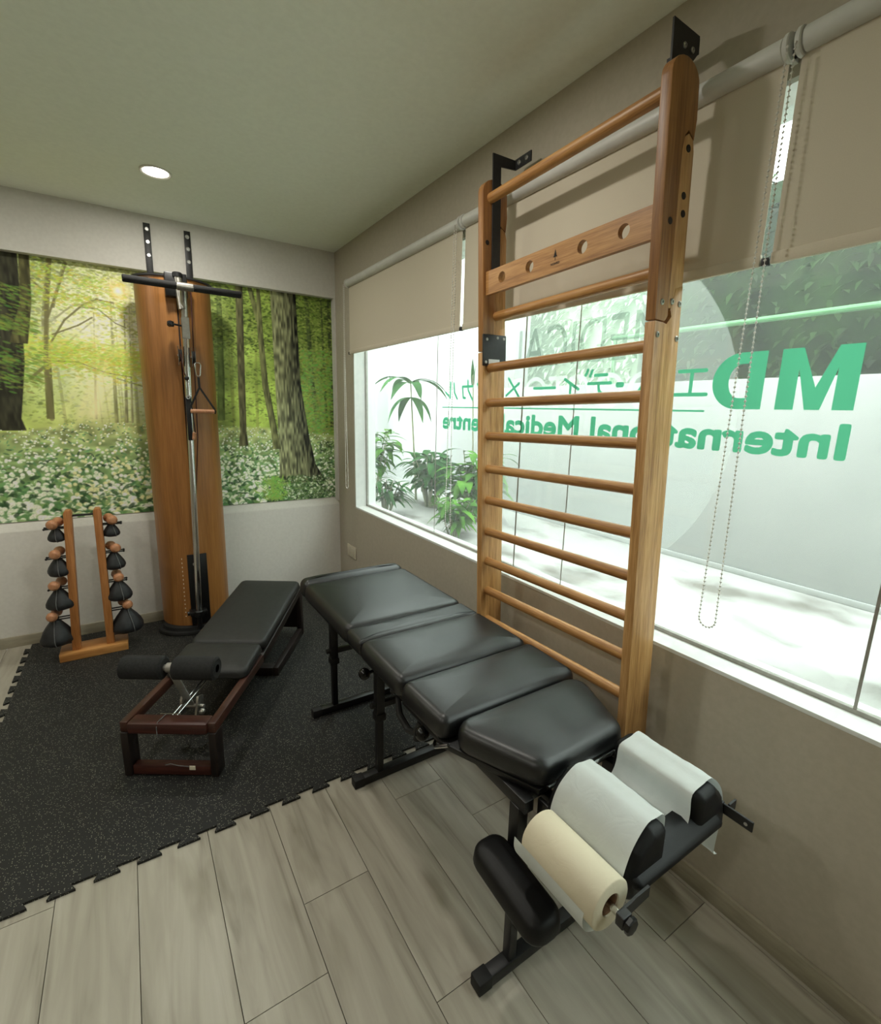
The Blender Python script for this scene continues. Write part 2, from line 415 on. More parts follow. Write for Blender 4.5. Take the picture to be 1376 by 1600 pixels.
def text_into(B, body, place, w, h, offset=0.0, bold=0.0):
    """fill the builder with flat lettering scaled to w x h; place(u, v) gives its point"""
    cu_ = bpy.data.curves.new('lettering', 'FONT'); cu_.body = body; cu_.offset = offset; cu_.resolution_u = 6
    t = bpy.data.objects.new('lettering', cu_); COL.objects.link(t)
    dg = bpy.context.evaluated_depsgraph_get()
    me = bpy.data.meshes.new_from_object(t.evaluated_get(dg))
    xs = [v.co.x for v in me.vertices]; ys = [v.co.y for v in me.vertices]
    x0, x1, y0, y1 = min(xs), max(xs), min(ys), max(ys)
    for j, (du, dv) in enumerate(((0, 0),) if not bold else ((0, 0), (bold, 0), (-bold, 0), (0, bold * 0.6), (0, -bold * 0.6), (bold, bold * 0.6), (-bold, -bold * 0.6), (bold, -bold * 0.6), (-bold, bold * 0.6))):
        vs = []
        for v in me.vertices:
            q = Vector(place(bold + (v.co.x - x0) / (x1 - x0) * (w - 2 * bold) + du, bold * 0.6 + (v.co.y - y0) / (y1 - y0) * (h - 1.2 * bold) + dv)); q.x -= 0.00004 * j
            vs.append(B.v(q))
        for p in me.polygons:
            try: B.bm.faces.new([vs[i] for i in p.vertices])
            except ValueError: pass
    bpy.data.objects.remove(t); bpy.data.curves.remove(cu_); bpy.data.meshes.remove(me)
    return B

def screw(c, axis, r, h, parent, org, mat='screw', name='screw'):
    c, axis = Vector(c), Vector(axis).normalized()
    B = MB(org); B.lathe(c, axis, [(0, r), (h * 0.6, r), (h, r * 0.72), (h, r * 0.38), (h * 0.5, r * 0.36)], 14)
    return B.build(name, mat, parent)

random.seed(7)

# ================================================================== THE ROOM
# floor: wood-look tiles 0.2 x 1.2 m with grout joints
JY = {-3: 0.3, -2: 0.55, -1: 0.85, 0: 0.937, 1: 1.137, 2: 0.738, 3: 1.34, 4: 1.138, 5: 0.53, 6: 0.9}
B = MB(); cols = []
for k in range(-13, 7):
    x0 = -0.1 + 0.2 * (k + 1) - 0.2 + 0.001
    x0 = 0.1 + 0.2 * k + 0.001; x1 = x0 + 0.198
    if x0 >= XW: continue
    x1 = min(x1, XW)
    yj = JY.get(k, random.uniform(0, 1.2))
    edges = sorted([yj + 1.2 * i for i in range(-6, 4)])
    edges = [YF] + [e for e in edges if YF + 0.02 < e < YB - 0.02] + [YB]
    for a, b in zip(edges[:-1], edges[1:]):
        n0 = len(B.bm.faces)
        B.box(x0, x1, a + 0.001, b - 0.001, -0.012, 0.0)
        c = (random.random(), random.random(), random.random(), 1)
        cols += [c] * (len(B.bm.faces) - n0)
fo = B.build('floor', 'floor', smooth=False)
at = fo.data.attributes.new('plank', 'FLOAT_COLOR', 'FACE')
for i, c in enumerate(cols): at.data[i].color = c
struct(fo, 'pale grey wood-look plank tile floor', 'floor')
g = MB().box(XL, XW, YF, YB, -0.06, -0.0125).build('grout_bed', 'grout', fo)

struct(MB().box(XL - 0.1, XW + 0.15, YF - 0.1, YB + 0.2, ZC, ZC + 0.1).build('ceiling', 'ceiling'), 'plain pale ceiling with round downlights', 'ceiling')

# mural wall: lintel, lower wall with sloped ledge, recess back and return
MX0, MX1, MZ0, MZ1, MY = -1.25, 1.31, 0.722, 2.153, 3.53
B = MB()
B.box(XL, XW, YB, YB + 0.2, MZ1, ZC)
B.prism([(YB, 0), (YB, 0.672), (YB + 0.004, 0.68), (MY + 0.012, MZ0), (YB + 0.2, MZ0), (YB + 0.2, 0)], XL, XW, 'yz')
B.box(XL, MX0, YB, YB + 0.2, MZ0, MZ1)
B.box(MX1, XW, YB, YB + 0.2, MZ0 - 0.02, MZ1)
B.box(MX0, MX1, MY + 0.012, YB + 0.2, MZ0, MZ1)
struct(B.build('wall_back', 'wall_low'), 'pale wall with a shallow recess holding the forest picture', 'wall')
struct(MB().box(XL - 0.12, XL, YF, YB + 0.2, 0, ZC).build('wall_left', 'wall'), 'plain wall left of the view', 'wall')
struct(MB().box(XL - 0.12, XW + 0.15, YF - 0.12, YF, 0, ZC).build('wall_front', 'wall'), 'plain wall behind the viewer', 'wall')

# window wall
WY0, WY1, WZ0, WZ1, XO, XG = -1.3, 3.163, 0.704, 2.14, 1.475, 1.405
B = MB()
B.box(XW, XO, YF, YB + 0.2, 0, WZ0)
B.box(XW, XO, YF, YB + 0.2, WZ1, ZC)
B.box(XW, XO, YF, WY0, WZ0, WZ1)
B.box(XW, XO, WY1, YB + 0.2, WZ0, WZ1)
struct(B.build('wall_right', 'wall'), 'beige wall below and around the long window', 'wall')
struct(MB().box(XW - 0.012, XW, YF, YB - 0.012, 0, 0.064, 0.002).build('baseboard_right', 'skirting'), 'grey tile skirting under the window', 'skirting')
struct(MB().box(XL, XW, YB - 0.012, YB, 0, 0.064, 0.002).build('baseboard_back', 'skirting'), 'grey tile skirting under the forest picture', 'skirting')

def mask_into(B, inside, x, y0, y1, z0, z1, res):
    """flat lettering as rows of small strips wherever inside(Y, Z) holds"""
    ny, nz = int((y1 - y0) / res), int((z1 - z0) / res)
    Y, Zz = np.meshgrid(y0 + (np.arange(ny) + 0.5) * res, z0 + (np.arange(nz) + 0.5) * res)
    m = inside(Y, Zz)
    for j in range(nz):
        r = np.concatenate([[0], m[j].astype(int), [0]]); d = np.diff(r); st, en = np.where(d == 1)[0], np.where(d == -1)[0]
        for a, b in zip(st, en):
            B.bm.faces.new([B.v((x, y0 + u * res, z0 + w * res)) for u, w in ((a, j), (b, j), (b, j + 1), (a, j + 1))])
def text_mask(body, y0, z0, w, h, bold, res):
    cu_ = bpy.data.curves.new('lettering', 'FONT'); cu_.body = body; cu_.resolution_u = 6
    t = bpy.data.objects.new('lettering', cu_); COL.objects.link(t)
    me = bpy.data.meshes.new_from_object(t.evaluated_get(bpy.context.evaluated_depsgraph_get())); me.calc_loop_triangles()
    P = np.array([(v.co.x, v.co.y) for v in me.vertices]); lo, hi = P.min(0), P.max(0)
    P = (P - lo) / (hi - lo) * np.array([w - 2 * bold, h - 2 * bold]) + np.array([y0 + bold, z0 + bold])
    T = np.array([t_.vertices[:] for t_ in me.loop_triangles])
    bpy.data.objects.remove(t); bpy.data.curves.remove(cu_); bpy.data.meshes.remove(me)
    ny, nz = int(w / res), int(h / res)
    ys, zs = y0 + (np.arange(ny) + 0.5) * res, z0 + (np.arange(nz) + 0.5) * res
    m = np.zeros((nz, ny), bool)
    for tri in P[T]:
        a, b = tri.min(0), tri.max(0)
        i0, i1 = np.searchsorted(ys, a[0]), np.searchsorted(ys, b[0]); j0, j1 = np.searchsorted(zs, a[1]), np.searchsorted(zs, b[1])
        if i1 <= i0 or j1 <= j0: continue
        Yg, Zg = np.meshgrid(ys[i0:i1], zs[j0:j1]); s_ = []
        for k in range(3):
            p, q = tri[k], tri[(k + 1) % 3]; s_.append((q[0] - p[0]) * (Zg - p[1]) - (q[1] - p[1]) * (Yg - p[0]))
        m[j0:j1, i0:i1] |= ((s_[0] >= 0) & (s_[1] >= 0) & (s_[2] >= 0)) | ((s_[0] <= 0) & (s_[1] <= 0) & (s_[2] <= 0))
    r = int(bold / res + 0.5); out = m.copy()
    for dj in range(-r, r + 1):
        for di in range(-r, r + 1):
            if di * di + dj * dj <= r * r + 0.5:
                sh = np.zeros_like(m)
                sh[max(0, dj):nz + min(0, dj), max(0, di):ny + min(0, di)] = m[max(0, -dj):nz - max(0, dj), max(0, -di):ny - max(0, di)]
                out |= sh
    return lambda Y, Zz: out

# window_1: reveal lining, pane, joints, film and lettering
win = thing('window_1', 'long window with hazy glass and mirrored green lettering', 'window', (XG, 1.2, WZ0)); win['kind'] = 'structure'
WO = (XG, 1.2, WZ0)
B = MB(WO)
B.box(XW - 0.001, XO, WY0, WY1, WZ0 - 0.006, WZ0 + 0.006, 0.001)
B.box(XW - 0.001, XO, WY1 - 0.01, WY1 + 0.001, WZ0, WZ1)
B.box(XW - 0.001, XO, WY0 - 0.001, WY0 + 0.01, WZ0, WZ1)
B.box(XW - 0.001, XO, WY0, WY1, WZ1 - 0.01, WZ1 + 0.001)
B.build('window_sill', 'reveal', win)
B = MB(WO)
B.box(XG - 0.004, XG + 0.012, WY0, WY1, WZ0 + 0.006, WZ0 + 0.018)
B.box(XG - 0.004, XG + 0.012, WY1 - 0.018, WY1 - 0.01, WZ0, WZ1)
B.build('window_bead', 'alu', win)
MB(WO).box(XG, XG + 0.004, WY0, WY1, WZ0 + 0.01, WZ1 - 0.01).build('pane', 'glass', win)
B = MB(WO)
for y, w in ((2.232, 0.004), (1.557, 0.007), (1.274, 0.004), (0.324, 0.007), (-0.6, 0.006)):
    B.box(XG - 0.002, XG, y - w / 2, y + w / 2, WZ0 + 0.018, WZ1)
B.build('glass_joint', 'alu', win)
# frosted round emblem, behind the green letters
B = MB(WO); n = 96
c = B.v((XG - 0.0012, 1.27, 1.38)); rim = [B.v((XG - 0.0012, 1.27 + 0.58 * math.cos(2 * PI * k / n), 1.38 + 0.58 * math.sin(2 * PI * k / n))) for k in range(n)]
for k in range(n): B.bm.faces.new((c, rim[k], rim[(k + 1) % n]))
B.build('frosted_disc', 'frost', win)['label'] = 'large round frosted film emblem'
B = MB(WO); text_into(B, 'MEDICAL', lambda u, v: (XG - 0.0022, 0.93 + u, 1.575 + v), 0.72, 0.152)
B.build('lettering', 'frost_grey', win)['label'] = 'grey mirrored word MEDICAL'
B = MB(WO); text_into(B, 'DOCTOR', lambda u, v: (XG - 0.0022, 0.945 + u, 1.418 + v), 0.71, 0.12)
B.build('lettering', 'frost_white', win)['label'] = 'white ghosted mirrored word under MEDICAL'
B = MB(WO)
LX = [XG - 0.0035]
def flat(pts): B.bm.faces.new([B.v((LX[0], y, z)) for y, z in pts])
ym, hm, zm = 0.439, 0.148, 1.42
flat([(ym + a, zm + b * hm) for a, b in ((0, 0), (.042, 0), (.042, .66), (.066, 0), (.098, 0), (.122, .66), (.122, 0), (.164, 0), (.164, 1), (.118, 1), (.082, .36), (.046, 1), (0, 1))])
yd = 0.636; out, inn = [(0, 0)], [(.042, .2)]
for k in range(19):
    a = -PI / 2 + PI * k / 18
    out.append((.062 + .072 * math.cos(a), .5 + .5 * math.sin(a))); inn.append((.06 + .030 * math.cos(a), .5 + .3 * math.sin(a)))
out.append((0, 1)); inn.append((.042, .8))
for k in range(len(out)):
    j = (k + 1) % len(out)
    flat([(yd + out[k][0], zm + out[k][1] * hm), (yd + out[j][0], zm + out[j][1] * hm), (yd + inn[j][0], zm + inn[j][1] * hm), (yd + inn[k][0], zm + inn[k][1] * hm)])
B.build('lettering', 'vinyl', win)['label'] = 'big green mirrored letters MD'
B = MB(WO); mask_into(B, text_mask('International Medical Centre', 0.436, 1.303, 1.729, 0.087, 0.0042, 0.0009), XG - 0.0035, 0.436, 0.436 + 1.729, 1.303, 1.39, 0.0009)
B.build('lettering', 'vinyl', win)['label'] = 'green mirrored words International Medical Centre'
KANA = [
 (0.785, 0.095, [[(.08, .86), (.92, .86)], [(.5, .86), (.5, .1)], [(0, .1), (1, .1)]]),
 (0.925, 0.1, [[(.45, .95), (.15, .15), (.85, .2)], [(.65, .5), (.95, 0)]]),
 (1.07, 0.02, [[(.1, .5), (.9, .5)]]),
 (1.112, 0.12, [[(.2, .9), (.62, .9)], [(.05, .58), (.85, .58)], [(.48, .58), (.44, .3), (.2, 0)], [(.74, 1.08), (.8, .88)], [(.9, 1.12), (.97, .92)]]),
 (1.25, 0.09, [[(.85, .8), (.1, .38)], [(.52, .6), (.52, 0)]]),
 (1.375, 0.115, [[(0, .47), (1, .47)]]),
 (1.56, 0.115, [[(.78, .98), (.1, 0)], [(.2, .72), (.88, .18)]]),
 (1.70, 0.1, [[(.2, .9), (.62, .9)], [(.05, .58), (.85, .58)], [(.48, .58), (.44, .3), (.2, 0)], [(.74, 1.08), (.8, .88)], [(.9, 1.12), (.97, .92)]]),
 (1.81, 0.075, [[(.85, .8), (.1, .38)], [(.52, .6), (.52, 0)]]),
 (1.905, 0.1, [[(.05, .7), (.88, .7), (.8, .1), (.62, .08)], [(.45, 1), (.4, .5), (.05, 0)]]),
 (2.035, 0.11, [[(.3, .9), (.25, .4), (.02, .05)], [(.58, .95), (.58, .1), (.98, .42)]]),
]
def kana_mask(Y, Zz):
    m = (Y > 0.783) & (Y < 2.172) & (np.abs(Zz - 1.414) < 0.003)
    for y0, w, strokes in KANA:
        for st in strokes:
            for (a, b) in zip(st[:-1], st[1:]):
                p = (y0 + a[0] * w, 1.452 + a[1] * 0.088); q = (y0 + b[0] * w, 1.452 + b[1] * 0.088)
                dx, dz = q[0] - p[0], q[1] - p[1]; t = np.clip(((Y - p[0]) * dx + (Zz - p[1]) * dz) / (dx * dx + dz * dz), 0, 1)
                m |= (Y - p[0] - t * dx) ** 2 + (Zz - p[1] - t * dz) ** 2 < (0.009 if w < 0.03 else 0.0056) ** 2
    return m
B = MB(WO); mask_into(B, kana_mask, XG - 0.0035, 0.77, 2.19, 1.40, 1.57, 0.0011)
B.build('lettering', 'vinyl', win)['label'] = 'green mirrored katakana line with a thin rule below'

# ================================================================== OUTDOORS
GZ = 0.6
struct(MB().box(XO, 2.75, -3.0, 5.35, GZ - 0.2, GZ).build('ground_outside', 'gravel'), 'stained pale paving outside the window', 'ground')
B = MB(); B.box(2.6, 2.75, -3.0, 5.35, GZ, 1.585, 0.004); B.box(2.605, 2.745, 3.0, 5.2, 1.58, 2.75, 0.004); B.box(2.585, 2.6, -3.0, 5.2, GZ, GZ + 0.03, 0.004)
struct(B.build('wall_outside', 'render'), 'low white rendered wall outside the window', 'wall')
struct(MB().box(XO, 2.6, 5.2, 5.35, GZ, 2.6).build('wall_outside_end', 'render'), 'white rendered end wall outside the window', 'wall')

def leaf(B, base, d, length, width, droop, n=6, fold=0.15):
    """one blade: starts at base, leaves in direction d and droops"""
    p = Vector(base); d = Vector(d).normalized(); pts = []
    up = Vector((0, 0, 1))
    for i in range(n + 1):
        pts.append((p.copy(), d.copy()))
        d = (d - up * droop / n).normalized(); p = p + d * (length / n)
    prev = None
    for i, (q, t) in enumerate(pts):
        s = i / n; w = width * math.sin(PI * min(1, 0.12 + 0.88 * s) ** 0.8) * 0.5 + 0.0008
        side = t.cross(up)
        if side.length < 1e-3: side = Vector((1, 0, 0))
        side.normalize(); nrm = side.cross(t)
        row = [B.v(q - side * w + nrm * w * fold), B.v(q), B.v(q + side * w + nrm * w * fold)]
        if prev:
            B.bm.faces.new((prev[0], prev[1], row[1], row[0])); B.bm.faces.new((prev[1], prev[2], row[2], row[1]))
        prev = row

def shrub(loc, label, h, spread, n_stems, per, ll, lw, mat, seed, group='plants outside the window'):
    rnd = random.Random(seed)
    t = thing('leafy_plant', label, 'plant', loc, group)
    S, F = MB(), MB()
    for i in range(n_stems):
        a = rnd.uniform(0, 2 * PI); r = spread * math.sqrt(rnd.random()); hh = h * rnd.uniform(0.55, 1.0)
        tip = Vector((r * math.cos(a), r * math.sin(a), hh)); b0 = Vector((0.25 * r * math.cos(a), 0.25 * r * math.sin(a), 0))
        mid = (b0 + tip) / 2 + Vector((0, 0, hh * 0.12))
        S.tube([b0, mid, tip], [0.006, 0.005, 0.003], 6)
        for k in range(per):
            s = 0.35 + 0.65 * (k + 0.5) / per
            q = b0.lerp(mid, s * 2) if s < 0.5 else mid.lerp(tip, s * 2 - 1)
            b = rnd.uniform(0, 2 * PI)
            leaf(F, q, (math.cos(b), math.sin(b), rnd.uniform(0.0, 0.8)), ll * rnd.uniform(0.7, 1.15), lw * rnd.uniform(0.8, 1.2), rnd.uniform(0.7, 1.7))
    S.build('stem', 'stem', t); F.build('foliage', mat, t, ang=80)
    return t
shrub((1.80, 3.95, GZ), 'tall leafy plant in the far corner outside the window', 0.66, 0.24, 14, 10, 0.2, 0.06, 'leaf', 1)
shrub((1.62, 3.3, GZ), 'low dark spiky plant close to the window corner', 0.32, 0.14, 9, 8, 0.2, 0.03, 'leaf2', 2)
shrub((2.1, 3.4, GZ), 'bushy deep green plant behind the spiky corner plant', 0.5, 0.22, 18, 11, 0.18, 0.06, 'leaf2', 3)
shrub((2.08, 2.8, GZ), 'broad leafy plant beside the wall bars outside', 0.52, 0.2, 18, 10, 0.2, 0.06, 'leaf', 4)
shrub((1.72, 2.5, GZ), 'low pale green plant under the hanging bead chain', 0.28, 0.14, 14, 8, 0.15, 0.04, 'leaf', 5)
def palm(loc, h, label, nf, seed, fl, lean):
    rnd = random.Random(seed); t = thing('young_palm', label, 'plant', loc, 'plants outside the window')
    top = Vector((lean[0], lean[1], h))
    MB().tube([(0, 0, 0), top * 0.5 + Vector((0.01, 0.015, 0)), top], [0.011, 0.008, 0.006], 8).build('stem', 'stem', t)
    F = MB()
    for k in range(nf):
        a = 2 * PI * k / nf + rnd.uniform(-0.3, 0.3)
        leaf(F, top, (math.cos(a), math.sin(a), rnd.uniform(0.3, 0.9)), fl * rnd.uniform(0.8, 1.1), 0.085, rnd.uniform(1.3, 2.2), 8)
    for k in range(nf // 2):
        a = 2 * PI * k / (nf // 2)
        leaf(F, top - Vector((0, 0, 0.12)), (math.cos(a), math.sin(a), 0.2), fl * 0.8, 0.075, 2.2, 8)
    F.build('frond', 'leaf2', t, ang=80); return t
palm((2.14, 3.72, GZ), 1.02, 'slender palm with drooping fronds against the white wall', 8, 11, 0.42, (0.0, 0.12))
t = thing('bare_stalk', 'single upright grey stalk beside the slender palm', 'plant', (2.4, 3.22, GZ))
B = MB(); B.tube([(0, 0, 0), (0.0, 0.02, 0.55), (0, 0.05, 1.08)], [0.008, 0.006, 0.005], 8); B.build('stem', 'stem', t)
B = MB(); leaf(B, (0, 0.05, 1.0), (0.1, 0.2, 1), 0.22, 0.03, 0.1); leaf(B, (0, 0.05, 1.0), (0.1, -0.1, 1), 0.2, 0.025, 0.1); B.build('bud', 'leaf2', t)
shrub((1.86, 0.08, GZ), 'bright green leafy plant at the right edge outside', 0.62, 0.16, 5, 6, 0.24, 0.04, 'leaf3', 8)
# hedge beyond the low wall
def hedge(loc, ly, lz, label, mat, seed, n):
    rnd = random.Random(seed); t = thing('hedge', label, 'hedge', loc)
    B = MB(); B.box(0.1, 0.45, -ly / 2, ly / 2, 0, lz * 0.97); B.build('core', mat, t)
    F = MB()
    for i in range(n):
        y = rnd.uniform(-ly / 2, ly / 2); z = rnd.uniform(0, lz); a = rnd.uniform(-0.9, 0.9)
        leaf(F, (0.1, y, z), (-math.cos(a), math.sin(a), rnd.uniform(-0.2, 0.7)), rnd.uniform(0.06, 0.13), rnd.uniform(0.018, 0.035), 1.2, 2)
    F.build('foliage', mat, t, ang=80)
hedge((2.95, -0.35, 0.5), 5.0, 2.2, 'dark hedge beyond the low white wall', 'hedge', 21, 3600)
hedge((2.95, 3.14, 0.5), 1.84, 2.2, 'pale green hedge beyond the wall, seen between the wall bars', 'hedge_pale', 22, 2400)
tag(MB().tube([(2.68, -2.9, 1.87), (2.68, 2.15, 1.87)], 0.014, 10).tube([(2.68, -1.5, 1.585), (2.68, -1.5, 1.87)], 0.012, 8).tube([(2.68, 2.13, 1.585), (2.68, 2.13, 1.87)], 0.012, 8).build('handrail', 'rail'), 'pale green rail on top of the outdoor wall', 'rail')

# ================================================================== DOWNLIGHTS
def downlight(x, y, label):
    t = thing('downlight', label, 'ceiling light', (x, y, ZC), 'ceiling downlights')
    B = MB(); B.lathe((0, 0, 0), (0, 0, -1), [(0, 0.066), (0.005, 0.066), (0.007, 0.062), (0.004, 0.054), (0.0, 0.054)], 40, cap=False); B.build('trim_ring', 'white', t)
    B = MB(); B.lathe((0, 0, -0.001), (0, 0, -1), [(0, 0.001), (0, 0.053), (0.002, 0.053), (0.002, 0.001)], 40, cap=False); B.build('diffuser', 'lamp', t)
    ld = bpy.data.lights.new('lamp', 'AREA'); ld.shape = 'DISK'; ld.size = 0.1; ld.energy = LAMP_POWER; ld.color = (1, 0.965, 0.88)
    lo = bpy.data.objects.new('lamp', ld); COL.objects.link(lo); lo.parent = t; lo.location = (0, 0, -0.012)
    return t
downlight(0.221, 2.84, 'round white downlight near the forest picture')
downlight(0.50, 1.395, 'round downlight above the treatment table, just out of view')
downlight(-1.2, 2.84, 'added fill downlight, unseen, left of the view near the mural wall')  # this and the next two are unseen, added to brighten the room
downlight(-1.2, 1.395, 'added fill downlight, unseen, left of the view in mid room')
downlight(-1.2, -0.05, 'added fill downlight, unseen, behind the viewer on the far side')

# ================================================================== FOREST PICTURE
def paint_mural():
    W, H = 760, 480
    rs = np.random.RandomState(3)
    xs = np.linspace(MX0, MX1, W); zs = np.linspace(MZ0, MZ1, H)
    # finer columns where the picture is in view
    X, Z = np.meshgrid(xs, zs)
    def vn(fx, fz, seed):
        r = np.random.RandomState(seed); gx, gz = int(fx) + 2, int(fz) + 2
        g = r.rand(gz, gx); u = (X - MX0) / (MX1 - MX0) * fx; v = (Z - MZ0) / (MZ1 - MZ0) * fz
        i, j = u.astype(int), v.astype(int); a, b = u - i, v - j; a = a * a * (3 - 2 * a); b = b * b * (3 - 2 * b)
        return (g[j, i] * (1 - a) + g[j, i + 1] * a) * (1 - b) + (g[j + 1, i] * (1 - a) + g[j + 1, i + 1] * a) * b
    def C(*c): return np.array(c, float)
    img = np.zeros((H, W, 3))
    glow = np.exp(-(((X + 0.04) / 0.36) ** 2 + ((Z - 1.80) / 0.5) ** 2)) ** 0.7
    n1 = vn(9, 6, 1) * 0.55 + vn(24, 14, 2) * 0.3 + vn(70, 44, 4) * 0.15
    base = C(128, 150, 46) * n1[..., None] * 1.5 + C(26, 40, 8)
    base = base * (1 - glow[..., None]) + glow[..., None] * C(250, 250, 206)
    low = np.clip((1.55 - Z) / 0.35, 0, 1) * np.exp(-((X + 0.1) / 0.5) ** 2)
    base = base * (1 - 0.55 * low[..., None]) + 0.55 * low[..., None] * C(196, 196, 70)
    pale = np.exp(-(((X - 0.12) / 0.1) ** 2 + ((Z - 1.55) / 0.3) ** 2))[..., None] * 0.55
    base = base * (1 - pale) + pale * C(214, 228, 204)
    img[:] = base
    def stamp(cx, cz, rx, rz, col, al, ang=0.0, soft=0.35):
        R = max(rx, rz) * 1.2
        i0, i1 = np.searchsorted(xs, cx - R), np.searchsorted(xs, cx + R); j0, j1 = np.searchsorted(zs, cz - R), np.searchsorted(zs, cz + R)
        if i1 <= i0 or j1 <= j0: return
        x = X[j0:j1, i0:i1] - cx; z = Z[j0:j1, i0:i1] - cz
        c, s = math.cos(ang), math.sin(ang)
        d = np.sqrt(((c * x + s * z) / rx) ** 2 + ((-s * x + c * z) / rz) ** 2)
        a = np.clip((1 - d) / soft, 0, 1)[..., None] * al
        img[j0:j1, i0:i1] = img[j0:j1, i0:i1] * (1 - a) + a * col
    def trunk(pts, col, al=1.0, dark=0.5, bark=0.3, seed=0):
        """pts: (x centre, z, half width) from the top down"""
        p = sorted(pts, key=lambda q: q[1]); zz = [q[1] for q in p]
        cx = np.interp(zs, zz, [q[0] for q in p])[:, None]; hw = np.interp(zs, zz, [q[2] for q in p])[:, None]
        u = (X - cx) / hw
        ins = np.clip((1 - np.abs(u)) * hw / 0.004, 0, 1) * ((zs >= zz[0]) & (zs <= zz[-1]))[:, None]
        r = np.random.RandomState(seed); bk = vn(260, 34, seed + 50) - 0.5
        sh = 1 - dark * np.clip(u * 0.5 + 0.5, 0, 1) ** 2 + bark * bk * 2
        a = (ins * al)[..., None]
        img[:] = img * (1 - a) + a * np.clip(sh[..., None] * col, 0, 255)
    def limb(pts, w, col, al):
        for (x0, z0), (x1, z1) in zip(pts[:-1], pts[1:]):
            L = math.hypot(x1 - x0, z1 - z0); n = max(2, int(L / (w * 0.8)))
            for k in range(n + 1):
                stamp(x0 + (x1 - x0) * k / n, z0 + (z1 - z0) * k / n, w, w, col, al * 0.8)
    def leafcol(x, z):
        g = math.exp(-(((x + 0.02) / 0.42) ** 2 + ((z - 1.75) / 0.5) ** 2))
        b = rs.rand()
        near = C(196, 204, 60) if b < 0.4 else (C(240, 242, 160) if b < 0.8 else C(255, 252, 214))
        far = [C(60, 92, 18), C(98, 136, 30), C(134, 164, 40), C(40, 62, 16), C(158, 180, 62)][rs.randint(5)]
        return far * (1 - g) + near * g
    # far thin stems and soft foliage
    for k in range(46):
        x = rs.uniform(MX0, MX1); w = rs.uniform(0.003, 0.008)
        trunk([(x + rs.uniform(-.04, .04), 2.16, w), (x, 1.24, w * 1.5)], C(112, 112, 44), 0.35, 0.3, 0.1, k)
    for k in range(15000):
        x = rs.uniform(MX0, MX1); z = 1.27 + 0.9 * rs.rand() ** 0.8
        s = rs.uniform(0.004, 0.011)
        stamp(x, z, s * 1.5, s * 0.7, leafcol(x, z), rs.uniform(0.2, 0.55), rs.uniform(-0.7, 0.7))
    # middle stems
    for pts, col in (([(-0.273, 2.15, .013), (-0.325, 1.83, .018), (-0.36, 1.3, .02)], C(96, 92, 40)),
                     ([(-0.205, 2.15, .008), (-0.285, 1.9, .011)], C(92, 92, 40)),
                     ([(-0.015, 1.97, .006), (-0.05, 1.28, .012)], C(130, 130, 66)), ([(0.047, 1.9, .005), (0.0, 1.28, .011)], C(128, 124, 70)),
                     ([(0.075, 1.95, .004), (0.03, 1.28, .008)], C(138, 136, 80)), ([(-0.1, 1.9, .004), (-0.15, 1.3, .009)], C(150, 148, 70)),
                     ([(0.57, 2.15, .016), (0.55, 1.6, .022), (0.53, 1.3, .026)], C(84, 106, 40)),
                     ([(1.13, 2.15, .016), (1.156, 1.56, .018), (1.195, 1.26, .026)], C(66, 84, 36)),
                     ([(1.29, 2.15, .012), (1.3, 1.25, .018)], C(44, 54, 26)), ([(1.235, 2.15, .008), (1.255, 1.25, .012)], C(58, 72, 30))):
        trunk(pts, col, 0.85, 0.35, 0.25, 7)
    limb([(-0.33, 1.8), (-0.2, 1.92), (-0.08, 1.96), (0.03, 1.93)], 0.006, C(100, 96, 40), 0.7)
    limb([(-0.34, 1.62), (-0.2, 1.76), (-0.1, 1.86)], 0.006, C(100, 96, 40), 0.7)
    limb([(-0.4, 1.6), (-0.22, 1.62), (-0.06, 1.55), (0.1, 1.5)], 0.005, C(96, 104, 36), 0.6)
    for k in range(2600):                       # sprays of bright leaves along the limbs
        x = rs.uniform(-0.5, 0.25); z = 1.66 - 0.12 * (x + 0.1) + rs.normal(0, 0.06)
        s = rs.uniform(0.005, 0.012); stamp(x, z, s * 1.8, s * 0.6, C(150 + rs.randint(70), 172 + rs.randint(50), 30 + rs.randint(40)), 0.55, rs.uniform(-0.4, 0.4))
    for k in range(3200):                       # crowns top left and right
        x = rs.choice([rs.uniform(-0.6, 0.2), rs.uniform(0.5, 1.31)]); z = rs.uniform(1.75, 2.16)
        s = rs.uniform(0.005, 0.011); stamp(x, z, s * 1.5, s * 0.7, leafcol(x, z) * rs.uniform(0.6, 1.05), 0.6, rs.uniform(-0.6, 0.6))
    for k in range(1500):
        x = rs.uniform(1.08, 1.31); z = rs.uniform(1.2, 1.8)
        s = rs.uniform(0.005, 0.012); stamp(x, z, s * 1.5, s * 0.7, C(70 + rs.randint(70), 118 + rs.randint(60), 30 + rs.randint(30)), 0.6, rs.uniform(-0.6, 0.6))
    # sunbeams and sun
    for ang, w, al in ((-0.26, 0.03, 0.5), (-0.34, 0.02, 0.3), (-0.16, 0.022, 0.3), (-0.46, 0.03, 0.25)):
        t = (2.03 - Z); xc = 0.028 + ang * t
        a = np.exp(-((X - xc) / (w * (0.4 + t))) ** 2) * np.clip((t - 0.3) / 0.3, 0, 1) * np.clip((Z - 1.27) / 0.06, 0, 1) * al
        img[:] = img * (1 - a[..., None]) + a[..., None] * C(246, 232, 150)
    a = np.exp(-(((X - 0.028) ** 2 + (Z - 2.03) ** 2) / 0.05 ** 2))[..., None] * 0.6
    img[:] = img * (1 - a) + a * C(250, 206, 96)
    stamp(0.028, 2.03, 0.024, 0.024, C(255, 250, 226), 1.0, soft=0.9)
